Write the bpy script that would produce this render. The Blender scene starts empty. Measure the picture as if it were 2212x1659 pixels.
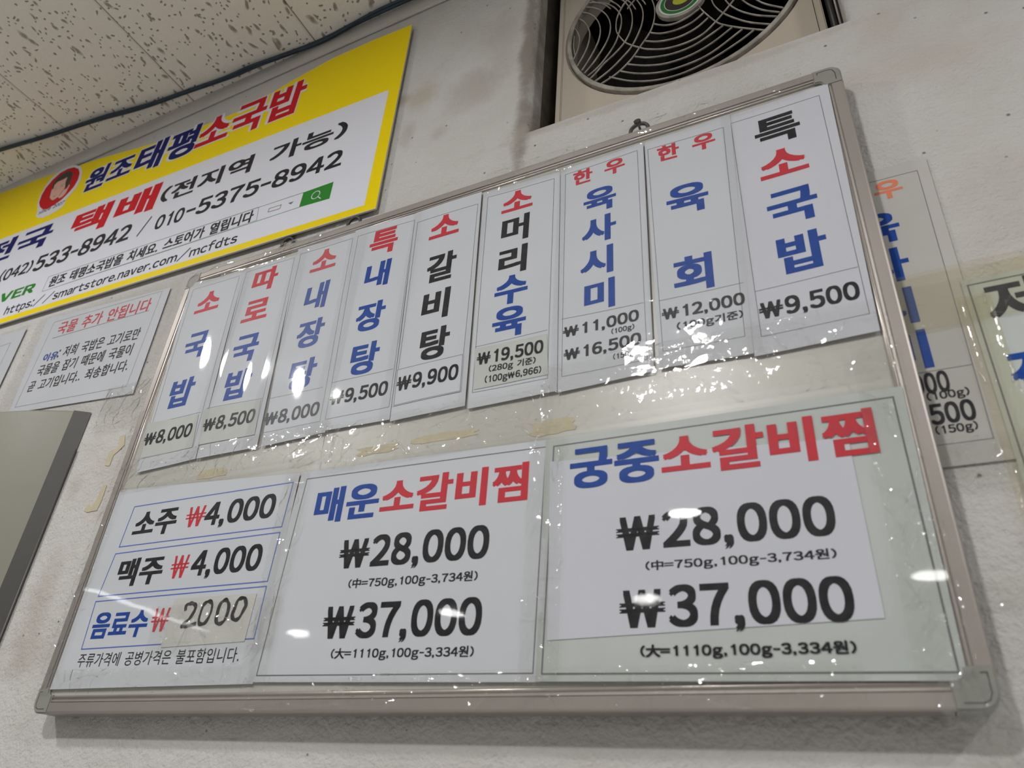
import bpy, bmesh, math, random
from mathutils import Vector, Matrix, noise

random.seed(7)
sc = bpy.context.scene
COL = sc.collection

# ------------------------------------------------------------------ camera
cd = bpy.data.cameras.new('camera'); cd.sensor_width = 36.0; cd.lens = 26.364
cd.clip_start = 0.02; cd.clip_end = 50
cd.dof.use_dof = True; cd.dof.focus_distance = 0.92; cd.dof.aperture_fstop = 7.5
cam = bpy.data.objects.new('camera', cd); COL.objects.link(cam)
cam.matrix_world = Matrix(((0.89725645, 0.17907132, 0.40356452, 0.0),
                           (0.43719945, -0.48777578, -0.75560004, -0.5798),
                           (0.0615427, 0.8544052, -0.51594985, 1.25),
                           (0, 0, 0, 1)))
sc.camera = cam

# ------------------------------------------------------------------ light
CEIL = 2.462
world = bpy.data.worlds.new('world'); sc.world = world; world.use_nodes = True
world.node_tree.nodes['Background'].inputs[0].default_value = (0.6, 0.62, 0.65, 1)
world.node_tree.nodes['Background'].inputs[1].default_value = 0.02

def lamp(x, y, size, power, col=(1.0, 0.99, 0.975)):
    l = bpy.data.lights.new('downlight', 'AREA'); l.shape = 'DISK'; l.size = size
    l.energy = power; l.color = col
    o = bpy.data.objects.new('downlight', l); COL.objects.link(o)
    o.location = (x, y, CEIL - 0.012)
    return o
for (x, y, s, p) in [(-1.62, -0.93, .13, 15.5), (-0.42, -1.27, .13, 19.0), (1.15, -1.0, .13, 14.5),
                     (-4.1, -3.95, .17, 2.6), (-2.62, -3.8, .17, 2.6), (-1.35, -3.85, .17, 2.6), (0.2, -3.8, .17, 2.6), (1.5, -3.8, .17, 2.6),
                     (-0.74, -2.5, .15, 3.0)]:
    lamp(x, y, s, p)

# added unseen tube lights at the room sides, so tape wrinkles catch glints
for (x, y) in [(1.9, -1.0), (2.1, -2.6), (1.9, -4.2), (-4.4, -1.3), (-4.5, -3.0)]:
    l = bpy.data.lights.new('added_glint_light', 'AREA'); l.shape = 'RECTANGLE'; l.size = .08; l.size_y = 1.1
    l.energy = 3.0; l.color = (0.96, 0.985, 1.0)
    o = bpy.data.objects.new('added_glint_light', l); COL.objects.link(o); o.location = (x, y, CEIL - .012)
sc.view_settings.view_transform = 'Standard'; sc.view_settings.look = 'None'
sc.view_settings.gamma = 1.0; sc.view_settings.use_curve_mapping = False
sc.view_settings.exposure = -0.16
sc.cycles.use_denoising = True
sc.cycles.max_bounces = 5; sc.cycles.diffuse_bounces = 3; sc.cycles.glossy_bounces = 2; sc.cycles.transparent_max_bounces = 16
sc.cycles.use_adaptive_sampling = True; sc.cycles.adaptive_threshold = 0.06; sc.cycles.adaptive_min_samples = 16
sc.cycles.caustics_reflective = False; sc.cycles.caustics_refractive = False
sc.cycles.sample_clamp_indirect = 3.0

# ------------------------------------------------------------------ helpers
ORG = {}
def new_mesh(name, verts, faces, mats, parent=None, smooth=False, midx=None):
    org = ORG.get(parent.name, Vector((0, 0, 0))) if parent else Vector((0, 0, 0))
    me = bpy.data.meshes.new(name)
    me.from_pydata([tuple(Vector(v) - org) for v in verts], [], faces)
    for m in (mats if isinstance(mats, (list, tuple)) else [mats]): me.materials.append(m)
    if midx: me.polygons.foreach_set('material_index', midx)
    if smooth: me.polygons.foreach_set('use_smooth', [True] * len(me.polygons))
    me.update()
    o = bpy.data.objects.new(name, me); COL.objects.link(o)
    if parent: o.parent = parent
    ORG[o.name] = org
    return o

def tag(o, label=None, cat=None, group=None, kind=None):
    if label: o['label'] = label
    if cat: o['category'] = cat
    if group: o['group'] = group
    if kind: o['kind'] = kind
    return o

def thing(name, loc, label, cat, group=None):
    o = bpy.data.objects.new(name, None); COL.objects.link(o); o.location = loc
    o.empty_display_size = .05
    ORG[o.name] = Vector(loc)
    return tag(o, label, cat, group)

def box(x0, x1, y0, y1, z0, z1):
    v = [(x0, y0, z0), (x1, y0, z0), (x1, y1, z0), (x0, y1, z0), (x0, y0, z1), (x1, y0, z1), (x1, y1, z1), (x0, y1, z1)]
    f = [(0, 3, 2, 1), (4, 5, 6, 7), (0, 1, 5, 4), (1, 2, 6, 5), (2, 3, 7, 6), (3, 0, 4, 7)]
    return v, f

def bevbox(name, b, mat, parent, r=.001, seg=2):
    v, f = box(*b)
    o = new_mesh(name, v, f, mat, parent)
    bm = bmesh.new(); bm.from_mesh(o.data)
    bmesh.ops.bevel(bm, geom=bm.edges[:], offset=r, segments=seg, affect='EDGES')
    bm.to_mesh(o.data); bm.free()
    return o

def catmull(pts, n=6):
    P = [Vector(p) for p in pts]
    if len(P) < 3: return P
    out = []
    for i in range(len(P) - 1):
        p0 = P[max(i - 1, 0)]; p1 = P[i]; p2 = P[i + 1]; p3 = P[min(i + 2, len(P) - 1)]
        for k in range(n):
            t = k / n
            out.append(0.5 * ((2 * p1) + (-p0 + p2) * t + (2 * p0 - 5 * p1 + 4 * p2 - p3) * t * t + (-p0 + 3 * p1 - 3 * p2 + p3) * t ** 3))
    out.append(P[-1])
    return out

def tube_geo(pts, r, n=8, flat=1.0, closed=False):
    V = []; F = []
    P = [Vector(p) for p in pts]; m = len(P)
    for i, p in enumerate(P):
        a = P[(i - 1) % m] if (closed or i > 0) else p
        b = P[(i + 1) % m] if (closed or i < m - 1) else p
        d = (b - a).normalized()
        u = d.cross(Vector((0, 1, 0)))
        if u.length < 1e-4: u = d.cross(Vector((0, 0, 1)))
        u.normalize(); w = u.cross(d).normalized()
        for k in range(n):
            t = 2 * math.pi * k / n
            V.append(p + u * (r * math.cos(t)) + w * (r * flat * math.sin(t)))
    seg = m if closed else m - 1
    for i in range(seg):
        for k in range(n):
            a = i * n + k; b = i * n + (k + 1) % n; c = ((i + 1) % m) * n + (k + 1) % n; d = ((i + 1) % m) * n + k
            F.append((a, b, c, d))
    if not closed:
        F.append(tuple(range(n))[::-1]); F.append(tuple((m - 1) * n + k for k in range(n)))
    return V, F

def join_geo(parts):
    V = []; F = []
    for v, f in parts:
        o = len(V); V += list(v); F += [tuple(i + o for i in q) for q in f]
    return V, F

# ------------------------------------------------------------------ materials
def mat(name, base, rough=.6, metal=0., spec=.5):
    m = bpy.data.materials.new(name); m.use_nodes = True
    b = m.node_tree.nodes['Principled BSDF']
    b.inputs['Base Color'].default_value = (*base, 1); b.inputs['Roughness'].default_value = rough
    b.inputs['Metallic'].default_value = metal; b.inputs['Specular IOR Level'].default_value = spec
    return m

def nd(nt, typ, **kw):
    n = nt.nodes.new(typ)
    for k, v in kw.items():
        if k.startswith('i_'):
            key = k[2:]; key = int(key) if key.isdigit() else key.replace('_', ' ')
            n.inputs[key].default_value = v
        else: setattr(n, k, v)
    return n

def mottled(name, c1, c2, scale, rough=.7, bump=0., bscale=None, metal=0., detail=6, spec=.5, stretch=None, bdist=.001):
    m = mat(name, c1, rough, metal, spec); nt = m.node_tree; L = nt.links; b = nt.nodes['Principled BSDF']
    tc = nd(nt, 'ShaderNodeTexCoord'); src = tc.outputs['Object']
    if stretch:
        mp = nd(nt, 'ShaderNodeMapping'); mp.inputs['Scale'].default_value = stretch
        L.new(src, mp.inputs[0]); src = mp.outputs[0]
    no = nd(nt, 'ShaderNodeTexNoise', i_Scale=scale, i_Detail=detail); L.new(src, no.inputs['Vector'])
    mx = nd(nt, 'ShaderNodeMix', data_type='RGBA'); mx.inputs[6].default_value = (*c1, 1); mx.inputs[7].default_value = (*c2, 1)
    rp = nd(nt, 'ShaderNodeMapRange'); rp.inputs[1].default_value = .35; rp.inputs[2].default_value = .65
    L.new(no.outputs[0], rp.inputs[0]); L.new(rp.outputs[0], mx.inputs[0]); L.new(mx.outputs[2], b.inputs['Base Color'])
    if bump:
        n2 = nd(nt, 'ShaderNodeTexNoise', i_Scale=bscale or scale * 4, i_Detail=5.0); L.new(src, n2.inputs['Vector'])
        bp = nd(nt, 'ShaderNodeBump', i_Strength=bump, i_Distance=bdist); L.new(n2.outputs[0], bp.inputs['Height']); L.new(bp.outputs[0], b.inputs['Normal'])
    return m

M = {}
M['paper'] = mottled('paper', (.60, .62, .66), (.575, .60, .64), 9, .6, spec=.12)
M['paper_grey'] = mottled('paper_grey', (.53, .565, .55), (.49, .525, .505), 14, .5, spec=.12)
M['paper_white'] = mottled('paper_white', (.61, .62, .68), (.59, .61, .665), 7, .6, spec=.12)
M['paper_old'] = mottled('paper_old', (.52, .51, .485), (.48, .465, .44), 10, .6, spec=.12)
M['sticker'] = mottled('sticker', (.54, .565, .54), (.50, .525, .50), 25, .6, spec=.12)
M['sticker_hand'] = mottled('sticker_hand', (.60, .60, .575), (.56, .56, .53), 30, .6, spec=.12)
M['red'] = mottled('ink_red', (.60, .035, .05), (.50, .045, .065), 120, .45, spec=.12)
M['blue'] = mottled('ink_blue', (.012, .055, .30), (.018, .07, .32), 120, .45, spec=.12)
M['black'] = mottled('ink_black', (.014, .014, .017), (.028, .028, .032), 120, .4, spec=.12)
M['navy'] = mat('ink_navy', (.008, .010, .115), .6, spec=.12); M['bred'] = mat('ink_bright_red', (.56, .010, .016), .6, spec=.12)
M['orange'] = mat('ink_faded', (.72, .20, .10), .5)
M['green'] = mat('ink_green', (.025, .22, .025), .6, spec=.12)
M['line'] = mat('ink_line', (.12, .12, .13), .5); M['bline'] = mat('ink_blue_line', (.06, .13, .48), .5)
M['yellow'] = mottled('print_yellow', (.90, .69, .0), (.86, .655, .0), 3, .45, spec=.12)
M['banner'] = mottled('print_white', (.71, .72, .79), (.69, .70, .77), 4, .45, spec=.12)
M['foam'] = mat('foam_edge', (.62, .58, .50), .7)
M['skin'] = mat('print_skin', (.72, .42, .33), .5); M['hair'] = mat('print_hair', (.03, .02, .02), .5)
M['frame'] = mottled('frame_metal', (.37, .335, .31), (.33, .30, .28), 6, .4, metal=.45, stretch=(1, 1, 1))
M['bead'] = mottled('frame_bead', (.60, .55, .50), (.5, .45, .41), 8, .28, metal=.6)
M['cap'] = mottled('corner_plastic', (.27, .27, .235), (.24, .24, .21), 30, .45)
M['slit'] = mat('slit_dark', (.03, .03, .028), .8)
M['board'] = mottled('board_panel', (.50, .49, .455), (.465, .455, .42), 5, .35)
M['back'] = mat('board_back', (.25, .23, .2), .8)
M['dark_metal'] = mottled('dark_metal', (.05, .048, .045), (.09, .085, .08), 200, .45, metal=.6)
M['resid'] = mottled('tape_residue', (.52, .46, .31), (.47, .42, .30), 60, .6, .4, 300)
M['cable'] = mottled('cable_sheath', (.012, .028, .05), (.02, .045, .075), 40, .45)
M['cab'] = mottled('appliance_shell', (.255, .25, .205), (.24, .235, .195), 3, .5, spec=.22)
M['cabd'] = mottled('appliance_trim', (.075, .072, .068), (.065, .062, .06), 5, .45)
M['unit'] = mottled('unit_steel', (.56, .50, .415), (.53, .47, .39), 4, .5, .05, 90)
M['grill'] = mottled('grille_plastic', (.46, .43, .38), (.27, .25, .22), 60, .45)
M['unitdark'] = mottled('unit_interior', (.008, .007, .006), (.014, .012, .011), 12, .8, spec=.08)
M['fan'] = mottled('fan_blade', (.007, .006, .0055), (.004, .0036, .0032), 20, .6, spec=.12)
M['badge_green'] = mat('badge_green', (.015, .17, .035), .35); M['badge_white'] = mat('badge_white', (.66, .70, .66), .35)
M['badge_lime'] = mat('badge_lime', (.45, .50, .03), .35)
M['trimw'] = mottled('trim_paint', (.66, .64, .60), (.60, .58, .54), 10, .5)
M['marker'] = mat('marker_ink', (.012, .010, .010), .35)

# transparent film: clear sheet with a fresnel gloss and fine creases
def film(name, tint=(1, 1, 1), rough=.03, bump=.15, bscale=30, crease=.0, cscale=25, haze=.0):
    m = bpy.data.materials.new(name); m.use_nodes = True; nt = m.node_tree; L = nt.links
    nt.nodes.clear()
    out = nd(nt, 'ShaderNodeOutputMaterial'); mix = nd(nt, 'ShaderNodeMixShader')
    tr = nd(nt, 'ShaderNodeBsdfTransparent'); tr.inputs[0].default_value = (*tint, 1)
    gl = nd(nt, 'ShaderNodeBsdfGlossy'); gl.inputs['Roughness'].default_value = rough
    ge = nd(nt, 'ShaderNodeNewGeometry')
    dt = nd(nt, 'ShaderNodeVectorMath', operation='DOT_PRODUCT'); L.new(ge.outputs['Incoming'], dt.inputs[0])
    ab = nd(nt, 'ShaderNodeMath', operation='ABSOLUTE'); L.new(dt.outputs['Value'], ab.inputs[0])
    om = nd(nt, 'ShaderNodeMath', operation='SUBTRACT'); om.inputs[0].default_value = 1.0; L.new(ab.outputs[0], om.inputs[1])
    pw = nd(nt, 'ShaderNodeMath', operation='POWER'); pw.inputs[1].default_value = 5.0; L.new(om.outputs[0], pw.inputs[0])
    fr = nd(nt, 'ShaderNodeMath', operation='MULTIPLY_ADD'); fr.inputs[1].default_value = .9; fr.inputs[2].default_value = .036; L.new(pw.outputs[0], fr.inputs[0])
    tc = nd(nt, 'ShaderNodeTexCoord')
    no = nd(nt, 'ShaderNodeTexNoise', i_Scale=bscale, i_Detail=3.0); L.new(tc.outputs['Object'], no.inputs['Vector'])
    bp = nd(nt, 'ShaderNodeBump', i_Strength=bump, i_Distance=.002); L.new(no.outputs[0], bp.inputs['Height'])
    last = bp
    if crease:
        n3 = nd(nt, 'ShaderNodeTexNoise', i_Scale=cscale * .35, i_Detail=2.0); L.new(tc.outputs['Object'], n3.inputs['Vector'])
        mxv = nd(nt, 'ShaderNodeMix', data_type='VECTOR'); mxv.inputs[0].default_value = .12
        L.new(tc.outputs['Object'], mxv.inputs[4]); L.new(n3.outputs[1], mxv.inputs[5])
        vo = nd(nt, 'ShaderNodeTexVoronoi', feature='DISTANCE_TO_EDGE', i_Scale=cscale); L.new(mxv.outputs[1], vo.inputs['Vector'])
        mr = nd(nt, 'ShaderNodeMapRange'); mr.inputs[1].default_value = 0; mr.inputs[2].default_value = .09; mr.inputs[3].default_value = 1; mr.inputs[4].default_value = 0
        L.new(vo.outputs[0], mr.inputs[0])
        b2 = nd(nt, 'ShaderNodeBump', i_Strength=crease, i_Distance=.0012); L.new(mr.outputs[0], b2.inputs['Height']); L.new(bp.outputs[0], b2.inputs['Normal'])
        last = b2
    L.new(last.outputs[0], gl.inputs['Normal']); L.new(last.outputs[0], dt.inputs[1])
    mul = nd(nt, 'ShaderNodeMath', operation='MULTIPLY'); mul.inputs[1].default_value = 1.0; L.new(fr.outputs[0], mul.inputs[0]); mul.use_clamp = True
    L.new(mul.outputs[0], mix.inputs[0]); L.new(tr.outputs[0], mix.inputs[1]); L.new(gl.outputs[0], mix.inputs[2])
    sh = mix.outputs[0]
    if haze:
        df = nd(nt, 'ShaderNodeBsdfDiffuse'); df.inputs[0].default_value = (.8, .82, .84, 1)
        m2 = nd(nt, 'ShaderNodeMixShader'); m2.inputs[0].default_value = haze
        L.new(sh, m2.inputs[1]); L.new(df.outputs[0], m2.inputs[2]); sh = m2.outputs[0]
    L.new(sh, out.inputs[0])
    return m
M['film'] = film('clear_film', (.985, .985, .985), .035, .10, 18, .10, 14, .008)
M['film_smooth'] = film('laminate_film', (.985, .985, .985), .03, .12, 9, 0, 10, .0)
M['film_haze'] = film('hazy_film', (.985, .985, .985), .04, .15, 9, 0, 10, .07)
M['tape'] = film('clear_tape', (.985, .985, .975), .05, .9, 55, .8, 34, .025)
M['tape_old'] = film('aged_tape', (.95, .93, .84), .07, .45, 40, .35, 25, .05)
M['wrap'] = film('crumpled_wrap', (.95, .955, .95), .06, .6, 50, .7, 45, .06)

M['fold'] = film('film_fold', (1, 1, 1), .16, 0, 10, 0, 10, .0)
M['film_ripple'] = film('rippled_film', (.985, .985, .985), .04, .32, 30, .15, 20, .01)

# wall plaster
def plaster():
    m = mat('wall_plaster', (.68, .645, .59), .75, spec=.3); nt = m.node_tree; L = nt.links; b = nt.nodes['Principled BSDF']
    tc = nd(nt, 'ShaderNodeTexCoord'); P = tc.outputs['Object']
    n1 = nd(nt, 'ShaderNodeTexNoise', i_Scale=3.0, i_Detail=8.0, i_Roughness=.65); L.new(P, n1.inputs['Vector'])
    r1 = nd(nt, 'ShaderNodeMapRange'); r1.inputs[1].default_value = .38; r1.inputs[2].default_value = .62; L.new(n1.outputs[0], r1.inputs[0])
    mx = nd(nt, 'ShaderNodeMix', data_type='RGBA'); mx.inputs[6].default_value = (.525, .505, .48, 1); mx.inputs[7].default_value = (.60, .59, .575, 1)
    L.new(r1.outputs[0], mx.inputs[0]); col = mx.outputs[2]
    # small pits and specks
    vo = nd(nt, 'ShaderNodeTexVoronoi', i_Scale=70.0); L.new(P, vo.inputs['Vector'])
    sp = nd(nt, 'ShaderNodeSeparateColor'); L.new(vo.outputs['Color'], sp.inputs[0])
    gt = nd(nt, 'ShaderNodeMath', operation='GREATER_THAN'); gt.inputs[1].default_value = .86; L.new(sp.outputs[0], gt.inputs[0])
    lt = nd(nt, 'ShaderNodeMapRange'); lt.inputs[1].default_value = .06; lt.inputs[2].default_value = .13; lt.inputs[3].default_value = 1; lt.inputs[4].default_value = 0
    L.new(vo.outputs['Distance'], lt.inputs[0])
    sk = nd(nt, 'ShaderNodeMath', operation='MULTIPLY'); L.new(gt.outputs[0], sk.inputs[0]); L.new(lt.outputs[0], sk.inputs[1])
    ms = nd(nt, 'ShaderNodeMix', data_type='RGBA'); ms.inputs[7].default_value = (.20, .18, .155, 1)
    L.new(sk.outputs[0], ms.inputs[0]); L.new(col, ms.inputs[6]); col = ms.outputs[2]
    # stains: x, z, radius x, radius z, strength, colour
    wn = nd(nt, 'ShaderNodeTexNoise', i_Scale=14.0, i_Detail=8.0, i_Roughness=.7); L.new(P, wn.inputs['Vector'])
    sx = nd(nt, 'ShaderNodeSeparateXYZ'); L.new(P, sx.inputs[0])
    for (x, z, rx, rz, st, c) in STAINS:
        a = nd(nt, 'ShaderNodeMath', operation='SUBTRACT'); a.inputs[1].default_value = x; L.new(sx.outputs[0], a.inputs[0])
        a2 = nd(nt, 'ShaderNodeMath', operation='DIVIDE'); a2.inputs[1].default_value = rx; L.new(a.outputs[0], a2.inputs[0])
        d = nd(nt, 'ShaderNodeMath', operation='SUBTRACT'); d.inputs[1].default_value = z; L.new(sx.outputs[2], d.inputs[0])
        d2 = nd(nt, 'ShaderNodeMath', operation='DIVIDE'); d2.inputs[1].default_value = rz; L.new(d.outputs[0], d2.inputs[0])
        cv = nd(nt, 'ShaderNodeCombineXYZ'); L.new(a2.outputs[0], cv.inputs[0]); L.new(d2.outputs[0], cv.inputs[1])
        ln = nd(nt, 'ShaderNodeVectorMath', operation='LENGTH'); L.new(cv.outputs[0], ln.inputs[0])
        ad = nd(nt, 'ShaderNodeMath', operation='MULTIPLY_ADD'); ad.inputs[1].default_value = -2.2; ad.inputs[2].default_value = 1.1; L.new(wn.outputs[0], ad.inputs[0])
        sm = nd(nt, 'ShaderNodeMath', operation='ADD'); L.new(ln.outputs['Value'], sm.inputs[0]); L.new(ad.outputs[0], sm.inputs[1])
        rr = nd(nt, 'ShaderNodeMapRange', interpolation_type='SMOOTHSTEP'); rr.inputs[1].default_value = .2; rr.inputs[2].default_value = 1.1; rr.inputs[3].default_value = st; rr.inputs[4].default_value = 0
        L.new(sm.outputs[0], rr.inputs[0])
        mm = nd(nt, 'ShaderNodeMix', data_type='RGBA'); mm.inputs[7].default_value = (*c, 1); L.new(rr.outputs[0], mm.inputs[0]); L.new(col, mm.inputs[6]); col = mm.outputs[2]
    L.new(col, b.inputs['Base Color'])
    # relief: fine stipple, lumps, trowel marks
    f = nd(nt, 'ShaderNodeTexNoise', i_Scale=260.0, i_Detail=4.0); L.new(P, f.inputs['Vector'])
    g = nd(nt, 'ShaderNodeTexNoise', i_Scale=28.0, i_Detail=9.0, i_Roughness=.6); L.new(P, g.inputs['Vector'])
    b1 = nd(nt, 'ShaderNodeBump', i_Strength=.55, i_Distance=.0028); L.new(f.outputs[0], b1.inputs['Height'])
    b2 = nd(nt, 'ShaderNodeBump', i_Strength=.6, i_Distance=.010); L.new(g.outputs[0], b2.inputs['Height']); L.new(b1.outputs[0], b2.inputs['Normal'])
    b3 = nd(nt, 'ShaderNodeBump', i_Strength=.6, i_Distance=-.003); L.new(sk.outputs[0], b3.inputs['Height']); L.new(b2.outputs[0], b3.inputs['Normal'])
    L.new(b3.outputs[0], b.inputs['Normal'])
    return m
GR = (.16, .135, .11); LG = (.40, .365, .32)
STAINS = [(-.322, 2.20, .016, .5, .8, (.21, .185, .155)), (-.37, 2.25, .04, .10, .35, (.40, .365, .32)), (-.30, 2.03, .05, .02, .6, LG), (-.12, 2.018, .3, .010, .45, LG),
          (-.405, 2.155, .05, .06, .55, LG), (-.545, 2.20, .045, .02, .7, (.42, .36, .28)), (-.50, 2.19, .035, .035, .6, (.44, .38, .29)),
          (-.51, 2.11, .02, .035, .5, LG), (-.455, 2.09, .02, .02, .45, LG), (.12, 1.93, .10, .03, .35, (.50, .44, .38)),
          (.10, 2.00, .03, .04, .35, (.50, .44, .38)), (-.95, 1.45, .035, .09, .5, LG), (-.97, 1.62, .02, .03, .4, LG),
          (-.60, 1.26, .10, .02, .3, (.50, .44, .33)), (-.93, 1.40, .05, .03, .4, LG), (.15, 1.76, .06, .05, .3, (.50, .47, .42)),
          (-.46, 1.255, .02, .02, .35, LG), (.155, 1.66, .06, .012, .4, (.55, .50, .36))]
M['plaster'] = plaster()
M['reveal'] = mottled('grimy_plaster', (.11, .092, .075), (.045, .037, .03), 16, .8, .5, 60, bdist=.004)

# acoustic ceiling tile with fissures
def tilemat():
    m = mat('ceiling_tile', (.6, .55, .48), .85, spec=.2); nt = m.node_tree; L = nt.links; b = nt.nodes['Principled BSDF']
    ge = nd(nt, 'ShaderNodeNewGeometry'); P = ge.outputs['Position']
    n0 = nd(nt, 'ShaderNodeTexNoise', i_Scale=22.0, i_Detail=2.0); L.new(P, n0.inputs['Vector'])
    mv = nd(nt, 'ShaderNodeVectorMath', operation='MULTIPLY_ADD'); mv.inputs[1].default_value = (.035, .035, 0); L.new(n0.outputs[1], mv.inputs[0]); L.new(P, mv.inputs[2])
    def fiss(scale, rot, st, lo, hi, pres):
        mp = nd(nt, 'ShaderNodeMapping'); mp.inputs['Scale'].default_value = st; mp.inputs['Rotation'].default_value = (0, 0, rot); L.new(mv.outputs[0], mp.inputs[0])
        v = nd(nt, 'ShaderNodeTexVoronoi', voronoi_dimensions='2D', i_Scale=scale); L.new(mp.outputs[0], v.inputs['Vector'])
        s = nd(nt, 'ShaderNodeSeparateColor'); L.new(v.outputs['Color'], s.inputs[0])
        g = nd(nt, 'ShaderNodeMath', operation='GREATER_THAN'); g.inputs[1].default_value = pres; L.new(s.outputs[0], g.inputs[0])
        r = nd(nt, 'ShaderNodeMapRange'); r.inputs[1].default_value = lo; r.inputs[2].default_value = hi; r.inputs[3].default_value = 1; r.inputs[4].default_value = 0; L.new(v.outputs['Distance'], r.inputs[0])
        k = nd(nt, 'ShaderNodeMath', operation='MULTIPLY'); L.new(g.outputs[0], k.inputs[0]); L.new(r.outputs[0], k.inputs[1])
        return k.outputs[0]
    a = fiss(1.0, .15, (34, 13, 1), .05, .15, .60); c = fiss(1.0, -.5, (48, 20, 1), .05, .14, .68); d = fiss(105.0, 0, (1, 1, 1), .12, .24, .70)
    m1 = nd(nt, 'ShaderNodeMath', operation='MAXIMUM'); L.new(a, m1.inputs[0]); L.new(c, m1.inputs[1])
    m2 = nd(nt, 'ShaderNodeMath', operation='MAXIMUM'); L.new(m1.outputs[0], m2.inputs[0]); L.new(d, m2.inputs[1])
    nn = nd(nt, 'ShaderNodeTexNoise', i_Scale=4.0, i_Detail=5.0); L.new(P, nn.inputs['Vector'])
    mb = nd(nt, 'ShaderNodeMix', data_type='RGBA'); mb.inputs[6].default_value = (.80, .745, .66, 1); mb.inputs[7].default_value = (.83, .80, .76, 1); L.new(nn.outputs[0], mb.inputs[0])
    mx = nd(nt, 'ShaderNodeMix', data_type='RGBA'); mx.inputs[7].default_value = (.36, .315, .26, 1); L.new(m2.outputs[0], mx.inputs[0]); L.new(mb.outputs[2], mx.inputs[6])
    L.new(mx.outputs[2], b.inputs['Base Color'])
    fn = nd(nt, 'ShaderNodeTexNoise', i_Scale=150.0, i_Detail=4.0); L.new(P, fn.inputs['Vector'])
    b1 = nd(nt, 'ShaderNodeBump', i_Strength=.5, i_Distance=.002); L.new(fn.outputs[0], b1.inputs['Height'])
    b2 = nd(nt, 'ShaderNodeBump', i_Strength=.8, i_Distance=-.004); L.new(m2.outputs[0], b2.inputs['Height']); L.new(b1.outputs[0], b2.inputs['Normal'])
    L.new(b2.outputs[0], b.inputs['Normal'])
    return m
M['tile'] = tilemat()
M['roomwall'] = mottled('room_paint', (.50, .49, .47), (.46, .45, .43), 2, .8)
M['floor'] = mottled('floor_vinyl', (.78, .765, .74), (.73, .715, .69), 3, .6)
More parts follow.
